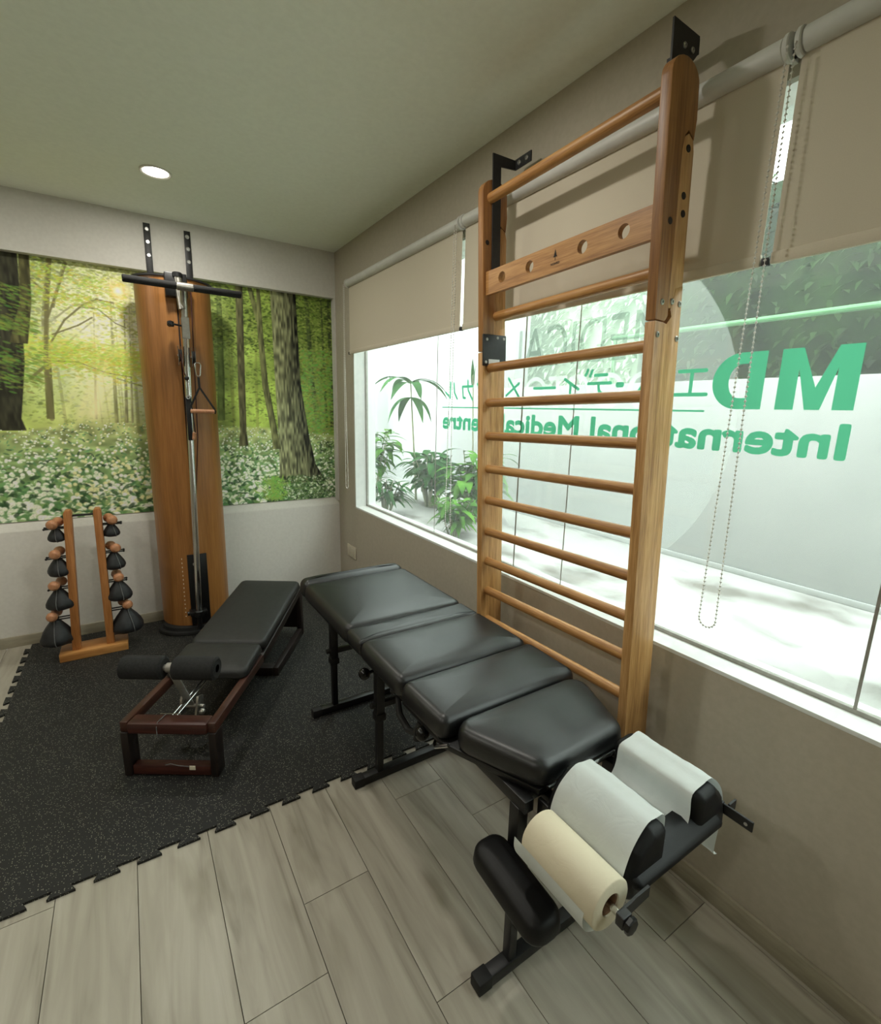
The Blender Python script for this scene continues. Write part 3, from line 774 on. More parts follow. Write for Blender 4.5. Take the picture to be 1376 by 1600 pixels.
    for k in range(8): stamp(0.028 + 0.03 * math.cos(k * PI / 4), 2.03 + 0.03 * math.sin(k * PI / 4), 0.04, 0.004, C(255, 226, 150), 0.55, k * PI / 4, 0.9)
    g2 = np.exp(-(((X + 0.10) / 0.24) ** 2 + ((Z - 1.84) / 0.26) ** 2)) * (0.55 + 0.9 * (vn(16, 12, 77) - 0.5))
    g2 = np.clip(g2, 0, 1)[..., None] * 0.62
    img[:] = img + (C(255, 253, 216) - img) * g2
    for pts, w in (([(-0.27, 2.15), (-0.31, 1.9), (-0.345, 1.62), (-0.355, 1.3)], 0.013), ([(-0.2, 2.14), (-0.25, 2.0), (-0.31, 1.85)], 0.007), ([(-0.31, 1.72), (-0.24, 1.84), (-0.15, 1.93), (-0.08, 1.97), (0.0, 1.96)], 0.006),
                   ([(-0.15, 1.92), (-0.08, 1.92), (0.0, 1.85), (0.05, 1.83)], 0.004), ([(-0.3, 1.76), (-0.18, 1.82), (-0.11, 1.87)], 0.005), ([(-0.34, 1.62), (-0.2, 1.62), (-0.08, 1.57), (0.05, 1.55)], 0.003),
                   ([(-0.4, 2.08), (-0.33, 2.0), (-0.28, 1.96)], 0.006), ([(-0.42, 1.52), (-0.34, 1.6)], 0.01)):
        limb(pts, w, C(104, 98, 52), 0.85)
    for k in range(1500):
        x = rs.uniform(-0.36, 0.06); z = rs.choice([1.6, 1.66, 1.95, 2.06]) + rs.normal(0, 0.03) - 0.15 * (x + 0.15)
        s = rs.uniform(0.004, 0.009); stamp(x, z, s * 1.7, s * 0.6, C(140 + rs.randint(70), 164 + rs.randint(50), 24 + rs.randint(50)), 0.6, rs.uniform(-0.5, 0.4))
    for ang, w, al in ((-0.26, 0.035, 0.5), (-0.36, 0.02, 0.3)):
        t = (2.03 - Z); xc = 0.028 + ang * t
        a = np.exp(-((X - xc) / (w * (0.4 + t))) ** 2) * np.clip((t - 0.35) / 0.25, 0, 1) * np.clip((Z - 1.27) / 0.06, 0, 1) * al
        img[:] = img * (1 - a[..., None]) + a[..., None] * C(250, 234, 164)
    a = np.exp(-(((X - 0.028) ** 2 + (Z - 2.03) ** 2) / 0.045 ** 2))[..., None] * 0.75
    img[:] = img * (1 - a) + a * C(252, 206, 110)
    stamp(0.028, 2.03, 0.03, 0.03, C(255, 252, 232), 1.0, soft=0.9)
    # big stems
    trunk([(-0.62, 2.16, .22), (-0.62, 1.6, .185), (-0.66, 1.3, .175), (-0.67, 1.235, .2)], C(52, 52, 34), 1, 0.25, 0.3, 11)
    trunk([(-0.375, 2.16, .024), (-0.395, 1.92, .026), (-0.45, 1.7, .04)], C(74, 72, 36), 1, 0.2, 0.3, 12)
    trunk([(0.692, 2.16, .024), (0.673, 1.54, .024), (0.665, 1.22, .022), (0.662, 1.13, .034)], C(92, 90, 52), 1, 0.5, 0.3, 13)
    trunk([(0.755, 2.16, .016), (0.805, 1.95, .02)], C(98, 104, 52), 1, 0.4, 0.3, 14)
    trunk([(0.81, 2.16, .014), (0.81, 1.9, .02), (0.825, 1.55, .022), (0.872, 1.22, .024), (0.885, 1.1, .03)], C(108, 112, 58), 1, 0.5, 0.3, 15)
    trunk([(0.972, 2.16, .086), (0.982, 1.56, .09), (1.01, 1.2, .11), (1.03, 0.98, .135), (1.06, 0.85, .17)], C(116, 120, 76), 1, 0.72, 0.5, 16)
    for k in range(700):                        # hanging leaves over the left stems
        x = rs.uniform(-0.62, -0.36); z = rs.choice([1.95, 1.8, 1.62, 1.52]) + rs.normal(0, 0.03)
        s = rs.uniform(0.005, 0.011); stamp(x, z, s * 2, s * 0.6, C(66 + rs.randint(60), 104 + rs.randint(60), 34), 0.5, -0.3)
    # meadow
    hz = np.interp(xs, [MX0, -0.59, -0.21, 0.14, 0.53, 0.75, 0.92, 1.31], [1.22, 1.225, 1.29, 1.285, 1.265, 1.16, 1.02, 0.98])
    hz2 = np.interp(xs, [MX0, -0.5, -0.2, 0.53, 0.8, 1.31], [1.22, 1.24, 1.29, 1.265, 1.26, 1.2])
    def meadow_a(h): return np.clip((h[None, :] - Z) / 0.02, 0, 1)[..., None]
    dep = np.clip((1.29 - Z) / 0.56, 0, 1)[..., None]
    grass = (C(178, 184, 96) * (1 - dep) ** 2 + C(84, 130, 66) * (1 - (1 - dep) ** 2)) * (0.7 + 0.6 * vn(60, 60, 31)[..., None])
    keep = img.copy()
    img[:] = img * (1 - meadow_a(hz2)) + meadow_a(hz2) * grass
    N = 6000
    P = sorted([(rs.uniform(MX0, MX1), MZ0 + 0.585 * rs.rand() ** 1.15) for _ in range(N)], key=lambda q: -q[1])
    for x, z in P:
        h = np.interp(x, xs, hz2)
        if z > h: continue
        t = (h - z) / 0.56; s = 0.005 + 0.021 * t
        k = rs.rand()
        if k < 0.38:
            stamp(x, z, s * rs.uniform(0.9, 1.9), s * 0.6, [C(34, 74, 30), C(58, 118, 54), C(84, 150, 66), C(26, 52, 26), C(120, 168, 74)][rs.randint(5)] * (1 - 0.15 * t) + 30 * (1 - t), 0.75, rs.uniform(-1.2, 1.2))
        else:
            w = [C(238, 244, 206), C(220, 234, 192), C(250, 250, 226)][rs.randint(3)]
            if -0.35 < x < 0.35 and rs.rand() < 0.4: w = C(232, 228, 150)
            q = s * rs.uniform(0.6, 0.95)
            stamp(x, z - q * 0.35, q, q * 0.8, w * C(0.62, 0.72, 0.6), 0.85)
            stamp(x, z, q * 0.92, q * 0.82, w, 0.9)
            if q > 0.008:
                for m in range(6): stamp(x + rs.uniform(-.6, .6) * q, z + rs.uniform(-.4, .4) * q, q * 0.2, q * 0.18, w * 0.8, 0.6)
    # the thick stem stands in the meadow, so it goes back over it with its dark foot
    trunk([(0.972, 2.16, .086), (0.982, 1.56, .09), (1.01, 1.2, .11), (1.03, 0.98, .135), (1.065, 0.85, .175)], C(116, 120, 76), 1, 0.72, 0.5, 16)
    trunk([(0.673, 1.54, .024), (0.665, 1.22, .022), (0.662, 1.13, .034)], C(92, 90, 52), 1, 0.5, 0.3, 13)
    trunk([(0.825, 1.55, .022), (0.872, 1.22, .024), (0.885, 1.1, .03)], C(108, 112, 58), 1, 0.5, 0.3, 15)
    for k in range(900):
        x = rs.uniform(0.85, 1.31); z = rs.uniform(0.72, 0.9) if x < 1.2 else rs.uniform(0.72, 1.15)
        s = rs.uniform(0.008, 0.016)
        if rs.rand() < 0.2: stamp(x, z, s * 0.6, s * 0.5, C(190, 206, 160), 0.8)
        else: stamp(x, z, s * 1.3, s * 0.5, [C(40, 72, 28), C(64, 104, 40), C(28, 44, 22), C(96, 128, 60)][rs.randint(4)], 0.6, rs.uniform(-1.3, 1.3))
    for k in range(260):                        # bright fern before the thick stem
        x = rs.normal(0.86, 0.045); z = rs.uniform(0.74, 0.9); stamp(x, z, 0.022, 0.005, C(88 + rs.randint(50), 150 + rs.randint(40), 50), 0.7, rs.uniform(0.3, 1.4) * rs.choice([-1, 1]))
    img = np.clip(img / 255.0, 0, 1); gy = img @ np.array([0.3, 0.59, 0.11]); img = np.clip(gy[..., None] + (img - gy[..., None]) * 0.8 * np.array([1.0, 1.0, 1.0]), 0, 1)
    return np.clip(1.12 * img ** 0.86, 0, 1), W, H
img, W, H = paint_mural()
limg = np.where(img <= 0.04045, img / 12.92, ((img + 0.055) / 1.055) ** 2.4)
xs = np.linspace(MX0, MX1, W); zs = np.linspace(MZ0, MZ1, H)
X, Z = np.meshgrid(xs, zs)
co = np.stack([X, np.zeros_like(X), Z], -1).reshape(-1, 3)
ii = (np.arange(H - 1)[:, None] * W + np.arange(W - 1)[None, :]).reshape(-1)
quads = np.stack([ii, ii + 1, ii + 1 + W, ii + W], -1)
me = bpy.data.meshes.new('picture_face')
me.vertices.add(len(co)); me.vertices.foreach_set('co', co.reshape(-1).astype(np.float32))
me.loops.add(quads.size); me.loops.foreach_set('vertex_index', quads.reshape(-1).astype(np.int32))
me.polygons.add(len(quads)); me.polygons.foreach_set('loop_start', (np.arange(len(quads)) * 4).astype(np.int32))
me.update(calc_edges=True); me.validate()
ca = me.attributes.new('picture', 'FLOAT_COLOR', 'POINT')
ca.data.foreach_set('color', np.concatenate([limg.reshape(-1, 3), np.ones((W * H, 1))], 1).reshape(-1).astype(np.float32))
m, N, L, P = new_mat('printed_picture')
a = N.new('ShaderNodeAttribute'); a.attribute_name = 'picture'; L.new(a.outputs['Color'], P.inputs['Base Color']); P.inputs['Roughness'].default_value = 0.5
P.inputs['Specular IOR Level'].default_value = 0.25
mural = thing('forest_mural', 'printed sunlit forest picture with white flowers, set in the wall recess', 'wall picture', (0, MY, 0))
pf = bpy.data.objects.new('picture_face', me); COL.objects.link(pf); pf.parent = mural; me.materials.append(m)
MB().box(MX0 + 0.001, MX1 - 0.001, 0.0006, 0.011, MZ0 + 0.001, MZ1 - 0.001).build('backing_board', 'white', mural)

# ================================================================== SOCKET
sk = thing('wall_socket', 'beige double wall socket low on the window wall near the corner', 'socket', (XW, 3.235, 0.357))
MB().box(-0.009, 0, -0.078, 0.078, -0.045, 0.045, 0.003).build('cover_plate', 'socket', sk)
for s in (-1, 1):
    MB().box(-0.0105, -0.008, s * 0.036 - 0.026, s * 0.036 + 0.026, -0.03, 0.03, 0.002).build('socket_insert', 'socket', sk)

# ================================================================== ROLLER BLINDS
def blind(y0, y1, label, chain_y, ft0, ft1, chain_end=None):
    xt = 1.288; zt = 2.185; rt = 0.024; zb = 1.76; xf = 1.290
    org = (xt, (y0 + y1) / 2, zt)
    t = thing('roller_blind', label, 'blind', org, 'roller blinds')
    MB(org).cyl((xt, ft0 + 0.012, zt), (xt, ft1 - 0.012, zt), rt, 28).build('roller_tube', 'tube', t)
    B = MB(org)
    B.box(xf + 0.004, xf + 0.0055, ft0 + 0.006, ft1 - 0.006, zb, zt)
    B.build('fabric', 'fabric', t)
    B = MB(org); B.box(xf - 0.001, xf + 0.0105, ft0 + 0.005, ft1 - 0.005, zb - 0.012, zb + 0.014, 0.003); rail = B.build('bottom_rail', 'fabric', t)
    for e, s in ((ft0, -1), (ft1, 1)):
        B = MB(org); B.box(xf - 0.002, xf + 0.0115, e - 0.002 if s > 0 else e - 0.006, e + 0.006 if s > 0 else e + 0.002, zb - 0.013, zb + 0.004, 0.001); B.build('rail_cap', 'plate_black', rail)
        B = MB(org); B.cyl((xt, e - s * 0.012, zt), (xt, e, zt), rt + 0.004, 24)
        B.box(xt, XW, min(e - s * 0.012, e), max(e - s * 0.012, e), zt - 0.02, zt + 0.03, 0.002); B.build('bracket', 'tube', t)
    # bead chain loop over the drive wheel
    B = MB(org); zl = 0.845; w = 0.022
    path = []
    k = 0
    xa, xb = xt - 0.026, xt - 0.010
    nb = 118
    ztop = zt - 0.01
    for i in range(nb):
        z = ztop - (ztop - zl - w) * i / (nb - 1)
        path.append((xa - 0.004 * math.sin(PI * i / nb), chain_y - w * (0.35 + 0.65 * i / nb), z))
    for i in range(1, 8):
        a = PI * i / 8
        path.append((xa, chain_y - w * math.cos(a), zl + w - w * math.sin(a)))
    for i in range(nb):
        z = zl + w + (ztop - zl - w) * i / (nb - 1)
        path.append((xa, chain_y + w * (1 - 0.65 * i / nb), z))
    for p in path:
        p = Vector(p); r = 0.0038
        vs = [B.v(p + Vector(d) * r) for d in ((1, 0, 0), (-1, 0, 0), (0, 1, 0), (0, -1, 0), (0, 0, 1), (0, 0, -1))]
        for a, b, c in ((0, 2, 4), (2, 1, 4), (1, 3, 4), (3, 0, 4), (2, 0, 5), (1, 2, 5), (3, 1, 5), (0, 3, 5)): B.bm.faces.new((vs[a], vs[b], vs[c]))
    B.tube(path, 0.0008, 4)
    B.build('bead_chain', 'white', t, ang=90)
    return t
blind(1.87, 3.17, 'white roller blind nearest the mural corner, half lowered', 3.165, 1.871, 3.16)
blind(0.62, 1.85, 'middle roller blind behind the wall bars, half lowered', 1.885, 0.631, 1.859)
blind(-0.7, 0.6, 'roller blind at the right edge, half lowered', 0.622, -0.7, 0.619)

# ================================================================== WALL BARS
WB = (1.21, 1.145, 0)
wb = thing('wall_bars', 'tall oak wall bars standing before the window', 'wall bars', WB, rot=(-0.026, -0.022, 0)); wb.location = (WB[0] + 0.027, WB[1] - 0.022, 0)
def arc_top(x0, x1, zt, n=10):
    r = (x1 - x0) / 2; c = (x0 + x1) / 2
    return [(c + r * math.cos(PI * k / n), zt - r * 0.8 + r * 0.8 * math.sin(PI * k / n)) for k in range(n + 1)]
xf, xb = 1.155, 1.262
for side, (ya, yb_) in (('left', (1.486, 1.516)), ('right', (0.775, 0.805))):
    # lower upright with the stepped joint
    lp = [(xf, 0), (xb, 0), (xb, 1.72), (1.232, 1.71), (1.214, 1.655), (1.224, 1.64), (1.203, 1.618), (1.193, 1.624), (xf, 1.626)]
    MB(WB).prism(lp, ya, yb_, 'xz', 0.002).build('upright', 'oak_v', wb)
    up = [(xf, 1.629), (1.195, 1.627), (1.207, 1.64), (1.212, 2.02), (1.216, 2.055), (1.232, 2.072), (1.25, 2.06), (1.258, 2.05)]
    up += [(xb, 2.10)] + arc_top(xf - 0.004, xb, 2.215)[0:]
    MB(WB).prism(up, ya, yb_, 'xz', 0.003).build('upper_upright', 'oak_top', wb)
    st = [(1.205, 1.66), (1.262, 1.66), (1.262, 2.03), (1.256, 2.052), (1.238, 2.064), (1.22, 2.052), (1.213, 2.03)]
    MB(WB).prism(st, ya + 0.001, yb_ - 0.001, 'xz', 0.002).build('side_strip', 'oak_v', wb)
    yo = ya if side == 'right' else ya
    for (x, z) in ((1.237, 2.03), (1.233, 1.925), (1.236, 1.885), (1.185, 1.86)) if side == 'right' else ((1.172, 2.005),):
        B = MB(WB); B.lathe((x, yo + 0.001, z), (0, -1, 0), [(0, 0.0085), (0.0015, 0.0085), (0.002, 0.006)], 16); B.build('plug', 'ink', wb)
    if side == 'right':
        for (x, z) in ((1.177, 1.672), (1.219, 1.677), (1.252, 1.674), (1.168, 1.593), (1.251, 1.588)):
            screw((x, yo + 0.001, z), (0, -1, 0), 0.0075, 0.004, wb, WB, 'steel', 'bolt')
for z in (0.30, 0.426, 0.553, 0.68, 0.806, 0.931, 1.06, 1.186, 1.314, 1.441, 1.57):
    MB(WB).cyl((1.187, 0.80, z), (1.187, 1.49, z), 0.0165, 20).build('rung', 'oak_y', wb)
MB(WB).cyl((1.218, 0.80, 1.757), (1.218, 1.49, 1.757), 0.0165, 20).build('rung', 'oak_y', wb)
MB(WB).cyl((1.187, 0.80, 2.152), (1.187, 1.49, 2.152), 0.0175, 20).build('rung', 'oak_y', wb)['label'] = 'pull-up bar at the very top'
# plank with four holes
def holed_plank():
    B = bmesh.new(); x0, x1 = 1.166, 1.184; y0, y1, z0, z1 = 0.806, 1.485, 1.825, 1.905
    def loop(x):
        es = []
        def ring(pts):
            vs = [B.verts.new((x, p[0], p[1])) for p in pts]
            es.extend(B.edges.new((vs[i], vs[(i + 1) % len(vs)])) for i in range(len(vs)))
        ring([(y0, z0), (y1, z0), (y1, z1), (y0, z1)])
        for yc in (1.395, 1.255, 1.035, 0.895):
            ring([(yc + 0.0185 * math.cos(2 * PI * k / 28), 1.868 + 0.0185 * math.sin(2 * PI * k / 28)) for k in range(28)])
        return es
    es = loop(x0)
    r = bmesh.ops.triangle_fill(B, edges=es, use_beauty=True)
    fs = [g for g in r['geom'] if isinstance(g, bmesh.types.BMFace)]
    e = bmesh.ops.extrude_face_region(B, geom=fs)
    for v in [g for g in e['geom'] if isinstance(g, bmesh.types.BMVert)]: v.co.x = x1
    out = MB(WB); out._merge(B); return out
hp = holed_plank().build('holed_plank', 'oak_y', wb)
B = MB(WB)
place = lambda u, v: (1.1652, 1.155 - u, 1.846 + v)
B.bm.faces.new([B.v(place(u, v)) for u, v in ((0.008, 0.028), (0.011, 0.026), (0.02, 0.026), (0.0145, 0.044), (0.009, 0.026))][::-1][:4])
B.bm.faces.new([B.v(place(u, v)) for u, v in ((0.006, 0.022), (0.023, 0.022), (0.0145, 0.034))])
B.bm.faces.new([B.v(place(u, v)) for u, v in ((0.0135, 0.012), (0.0155, 0.012), (0.0155, 0.03), (0.0135, 0.03))])
text_into(B, 'NOHRD', lambda u, v: place(-0.004 + u, v), 0.037, 0.007, 0.02)
B.build('emblem', 'ink', hp, smooth=False)
# joint cover plate on the left upright
jp = MB(WB).box(1.150, 1.260, 1.477, 1.484, 1.577, 1.690, 0.002).build('joint_plate', 'plate_black', wb)
for (x, z) in ((1.168, 1.672), (1.218, 1.679), (1.248, 1.677), (1.163, 1.59), (1.249, 1.59)):
    screw((x, 1.478, z), (0, -1, 0), 0.0055, 0.003, jp, WB, 'steel', 'bolt')
MB(WB).box(1.176, 1.228, 1.4762, 1.4772, 1.583, 1.601).build('sticker', 'sticker', jp)
# steel wall brackets
for side, ya, sg in (('left', 1.479, -1), ('right', 0.8065, -1)):
    B = MB(WB)
    B.prism([(1.19, 1.85), (1.226, 1.85), (1.226, 2.258), (1.296, 2.263), (1.296, 2.293), (1.19, 2.294)] if side == 'left' else
            [(1.19, 1.9), (1.226, 1.9), (1.226, 2.2), (1.268, 2.233), (1.296, 2.265), (1.296, 2.301), (1.19, 2.306)], ya, ya + 0.005, 'xz')
    e = ya - 0.08 if side == 'left' else ya + 0.085
    B.box(1.292, 1.297, min(e, ya), max(e, ya + 0.003), 2.263, 2.296)
    br = B.build('wall_bracket', 'plate_black', wb, smooth=False)
    for dy in (0.02, 0.06):
        screw((1.2925, ya - dy if side == 'left' else ya + dy, 2.279), (-1, 0, 0), 0.008, 0.005, br, WB)

for x, z in ((1.236, 2.262), (1.268, 2.262)):
    screw((x, 0.8065, z), (0, -1, 0), 0.007, 0.004, br, WB)

# ================================================================== RUBBER MAT
def mat_outline():
    T = 0.11; x0, y0 = -0.585, 1.548; x1, y1 = XW - 0.016, 3.445; d = 0.024; sl = 0.012
    pts = [(x0, y0)]
    x = x0 + 0.045
    while x + T < x1:                            # near edge
        pts += [(x + sl, y0), (x, y0 - d), (x + T * 0.5 + sl, y0 - d), (x + T * 0.5, y0)]
        x += T
    pts += [(x1, y0), (x1, y1)]
    pts += [(x0, y1)]
    y = y1 - 0.05
    while y - T > y0:                            # left edge
        pts += [(x0, y - sl), (x0 - d, y), (x0 - d, y - T * 0.5 - sl), (x0, y - T * 0.5)]
        y -= T
    return pts
B = MB((0.3, 2.5, 0))
pl = mat_outline()
top = [B.v((x, y, 0.009)) for x, y in pl]; bot = [B.v((x, y, 0.0003)) for x, y in pl]
es = [B.bm.edges.new((top[i], top[(i + 1) % len(top)])) for i in range(len(top))]
bmesh.ops.triangle_fill(B.bm, edges=es, use_beauty=True)
for i in range(len(pl)):
    j = (i + 1) % len(pl); B.bm.faces.new((top[i], top[j], bot[j], bot[i]))
mo = B.build('rubber_mat', 'speckle', smooth=False); mo.location = (0.3, 2.5, 0)
tag(mo, 'black speckled rubber floor mat with jigsaw edges', 'mat')
ZM = 0.009

# ================================================================== TREATMENT TABLE
TT = (0.875, 1.4, 0)
tt = thing('treatment_table', 'black padded treatment table with a split head cushion', 'treatment table', TT)
TX0, TX1, TZ = 0.612, 1.136, 0.606
def cush(pts, z0=0.542, z1=TZ, r=0.022, crown=0.005, tilt=None, cr=0.03, name='cushion'):
    B = MB(TT); cushion(B, pts, z0, z1, r, crown, tilt, cr); return B.build(name, 'leather', tt, ang=60)
cush([(TX0, 2.085), (TX1, 2.085), (TX1, 1.568), (TX0, 1.568)], z0=0.535, r=0.026, crown=0.007)
cush([(TX0 + 0.002, 2.172), (TX1 - 0.002, 2.172), (TX1 - 0.002, 2.083), (TX0 + 0.002, 2.083)], z0=0.535, z1=0.614, r=0.036, crown=0.006)
cush([(TX0, 1.572), (TX1, 1.572), (TX1, 1.452), (TX0, 1.452)], z1=0.600, r=0.02, crown=0.004, cr=0.012)
cush([(TX0, 1.456), (TX1, 1.456), (TX1, 1.158), (TX0, 1.158)], r=0.03, crown=0.009)
cush([(TX0, 1.153), (TX1, 1.153), (TX1 - 0.006, 0.926), (TX0 + 0.006, 0.926)], r=0.028, crown=0.008)
cush([(TX0 + 0.006, 0.920), (TX1 - 0.006, 0.920), (1.025, 0.668), (0.728, 0.668)], r=0.028, crown=0.008, cr=0.05)
B = MB(TT)
B.prism([(TX0 + 0.02, 1.16), (TX1 - 0.02, 1.16), (TX1 - 0.02, 2.15), (TX0 + 0.02, 2.15)], 0.524, 0.538, 'xy', 0.002)
B.prism([(TX0 + 0.012, 0.925), (0.728, 0.675), (1.022, 0.675), (TX1 - 0.012, 0.925), (TX1 - 0.012, 1.15), (TX0 + 0.012, 1.15)], 0.524, 0.54, 'xy', 0.002)
B.build('support_board', 'steel_black', tt)
B = MB(TT)
for x in (0.70, 1.045):
    B.box(x - 0.014, x + 0.014, 0.675, 2.10, 0.492, 0.524, 0.002)
for y in (0.709, 1.475, 1.954, 2.08):
    B.box(0.70, 1.045, y - 0.013, y + 0.013, 0.494, 0.522, 0.002)
B.build('frame', 'steel_black', tt)
for y, z0 in ((0.709, 0.0), (1.475, 0.0), (1.954, ZM)):
    B = MB(TT)
    B.box(0.597, 1.148, y - 0.017, y + 0.017, z0 + 0.001, z0 + 0.034, 0.003)
    B.box(0.715, 1.03, y - 0.011, y + 0.011, 0.30, 0.322, 0.002)
    for x in (0.70, 1.045):
        B.box(x - 0.0125, x + 0.0125, y - 0.0125, y + 0.0125, z0 + 0.03, 0.30, 0.002)
        B.box(x - 0.016, x + 0.016, y - 0.016, y + 0.016, 0.25, 0.494, 0.002)
        B.box(x - 0.02, x + 0.02, y - 0.02, y + 0.02, 0.25, 0.28, 0.003)
    lf = B.build('leg_frame', 'steel_black', tt)
    for x in (0.597, 1.148):
        MB(TT).box(x - 0.006, x + 0.036 if x < 0.8 else x + 0.006, y - 0.0195, y + 0.0195, z0 + 0.0005, z0 + 0.037, 0.004).build('foot_cap', 'rubber', lf) if x < 0.8 else \
            MB(TT).box(x - 0.036, x + 0.006, y - 0.0195, y + 0.0195, z0 + 0.0005, z0 + 0.037, 0.004).build('foot_cap', 'rubber', lf)
    B = MB(TT); B.cyl((0.665, y, 0.315), (0.688, y, 0.315), 0.011, 14); B.build('height_knob', 'rubber', lf)
for (y, z) in ((1.43, 0.485), (1.03, 0.503)):
    B = MB(TT); B.tube([(0.69, y, z), (0.64, y, z)], 0.006, 10); B.sphere((0.622, y, z), 0.021); B.build('drop_knob', 'knob', tt)
B = MB(TT); B.tube([(0.69, 1.005, 0.515), (0.655, 0.995, 0.513), (0.622, 0.965, 0.513), (0.613, 0.945, 0.52), (0.62, 0.895, 0.555)], [0.005] * 5, 10); B.build('release_lever', 'chrome', tt)
B = MB(TT)
B.tube([(0.70, 1.25, 0.505), (0.655, 1.24, 0.485), (0.64, 1.2, 0.455), (0.638, 1.14, 0.44), (0.64, 1.1, 0.452), (0.645, 1.08, 0.5)], [0.009, 0.009, 0.011, 0.011, 0.01, 0.008], 10)
B.tube([(0.645, 1.085, 0.495), (0.64, 1.088, 0.44)], [0.008, 0.013], 10)
B.build('pedal_handle', 'rubber', tt)
B = MB(TT); B.tube([(0.66, 1.29, 0.5), (0.64, 1.255, 0.505), (0.635, 1.235, 0.515)], 0.006, 8); B.build('latch', 'chrome', tt)
B = MB(TT); B.tube([(0.742, 0.662, 0.55), (1.012, 0.662, 0.55)], 0.005, 10); B.build('hinge_rod', 'chrome', tt)
# head end: two pads, cross pad, arms
def head_pad(prof, y0, y1):
    B = MB(TT); pl = round_poly(prof, 0.02, 5)
    rings = []
    for y, d in ((y0, 0.016), (y0 + 0.004, 0.008), (y0 + 0.012, 0.002), (y0 + 0.03, 0), (y1 - 0.03, 0), (y1 - 0.012, 0.002), (y1 - 0.004, 0.008), (y1, 0.016)):
        rings.append([(x, y, z) for x, z in inset(pl, d)])
    B.rings(rings); return B.build('head_cushion', 'pad', tt, ang=60)
PA = [(0.7195, 0.465), (0.838, 0.49), (0.838, 0.603), (0.79, 0.606), (0.745, 0.575), (0.723, 0.53)]
PB = [(1.078, 0.47), (1.072, 0.52), (1.052, 0.57), (1.015, 0.607), (0.955, 0.603), (0.948, 0.50)]
head_pad(PA, 0.424, 0.652); head_pad(PB, 0.424, 0.652)
B = MB(TT)
B.box(0.72, 1.055, 0.44, 0.62, 0.462, 0.48, 0.003)
B.box(0.76, 0.785, 0.60, 0.70, 0.462, 0.505, 0.002); B.box(0.985, 1.01, 0.60, 0.70, 0.462, 0.505, 0.002)
B.box(0.726, 0.736, 0.635, 0.676, 0.42, 0.52, 0.002); B.box(1.03, 1.04, 0.635, 0.676, 0.42, 0.52, 0.002)
B.build('head_bracket', 'steel_black', tt)
# curved cross pad in front of the two head pads
B = MB(TT)
prof = [(0.475, 0.545), (0.455, 0.547), (0.44, 0.543), (0.428, 0.534), (0.418, 0.53), (0.411, 0.525), (0.408, 0.516), (0.412, 0.508), (0.425, 0.505), (0.46, 0.507)]
B.rings([[(x, 0.44 + (y - 0.44) * s, 0.522 + (z - 0.522) * s) for y, z in prof] for x, s in ((0.733, 0.7), (0.737, 0.9), (0.745, 1), (1.02, 1), (1.03, 0.9), (1.034, 0.7))])
B.build('cross_pad', 'pad', tt, ang=60)
B = MB(TT)
B.prism([(0.745, 0.512), (0.745, 0.535), (0.705, 0.535), (0.69, 0.532), (0.655, 0.531), (0.655, 0.507), (0.69, 0.507)], 0.398, 0.403, 'xz')
B.box(0.652, 0.676, 0.386, 0.403, 0.507, 0.532, 0.002)
B.build('arm_bracket', 'plate_black', tt, smooth=False)
B = MB(TT)
B.box(1.03, 1.075, 0.432, 0.437, 0.505, 0.535); B.box(1.070, 1.075, 0.368, 0.437, 0.507, 0.532, 0.001); B.box(1.075, 1.105, 0.42, 0.425, 0.51, 0.535, 0.001)
ab = B.build('arm_bracket', 'plate_black', tt, smooth=False)
B = MB(TT); B.lathe((1.0698, 0.382, 0.519), (-1, 0, 0), [(0, 0.004), (0.001, 0.004)], 12); B.build('slot', 'screw', ab)
B = MB(TT); B.cyl((0.664, 0.385, 0.519), (0.664, 0.622, 0.519), 0.0065, 14); rod = B.build('roll_rod', 'chrome', tt)
B = MB(TT); B.cyl((0.664, 0.374, 0.519), (0.664, 0.385, 0.519), 0.016, 8); B.build('rod_nut', 'steel_black', rod)
B = MB(TT); B.tube([(0.893 + 0.026 * math.cos(a), 0.445 + 0.012 * math.sin(a), 0.512 + 0.02 * math.sin(a)) for a in [2 * PI * k / 24 for k in range(24)]], 0.004, 8, closed=True); B.build('ring', 'rubber', tt)
# arm rest on the left front leg
def capsule(x0, x1, y0, y1): 
    r = (x1 - x0) / 2 - 0.0005; return [(x0, y1), (x0, y0 + 0.0), (x1, y0 + 0.0), (x1, y1)]
B = MB(TT); cushion(B, [(0.59, 0.757), (0.59, 0.528), (0.684, 0.528), (0.684, 0.757)], 0.345, 0.398, 0.024, 0.004, lambda x, y: -0.02 * (0.74 - y) / 0.2, 0.036)
B.build('arm_rest', 'pad', tt, ang=60)
B = MB(TT); B.bar((0.645, 0.70, 0.338), (0.70, 0.705, 0.30), 0.02, 0.012); B.bar((0.64, 0.56, 0.33), (0.64, 0.73, 0.345), 0.03, 0.006); B.build('arm_rest_bracket', 'steel_black', tt)

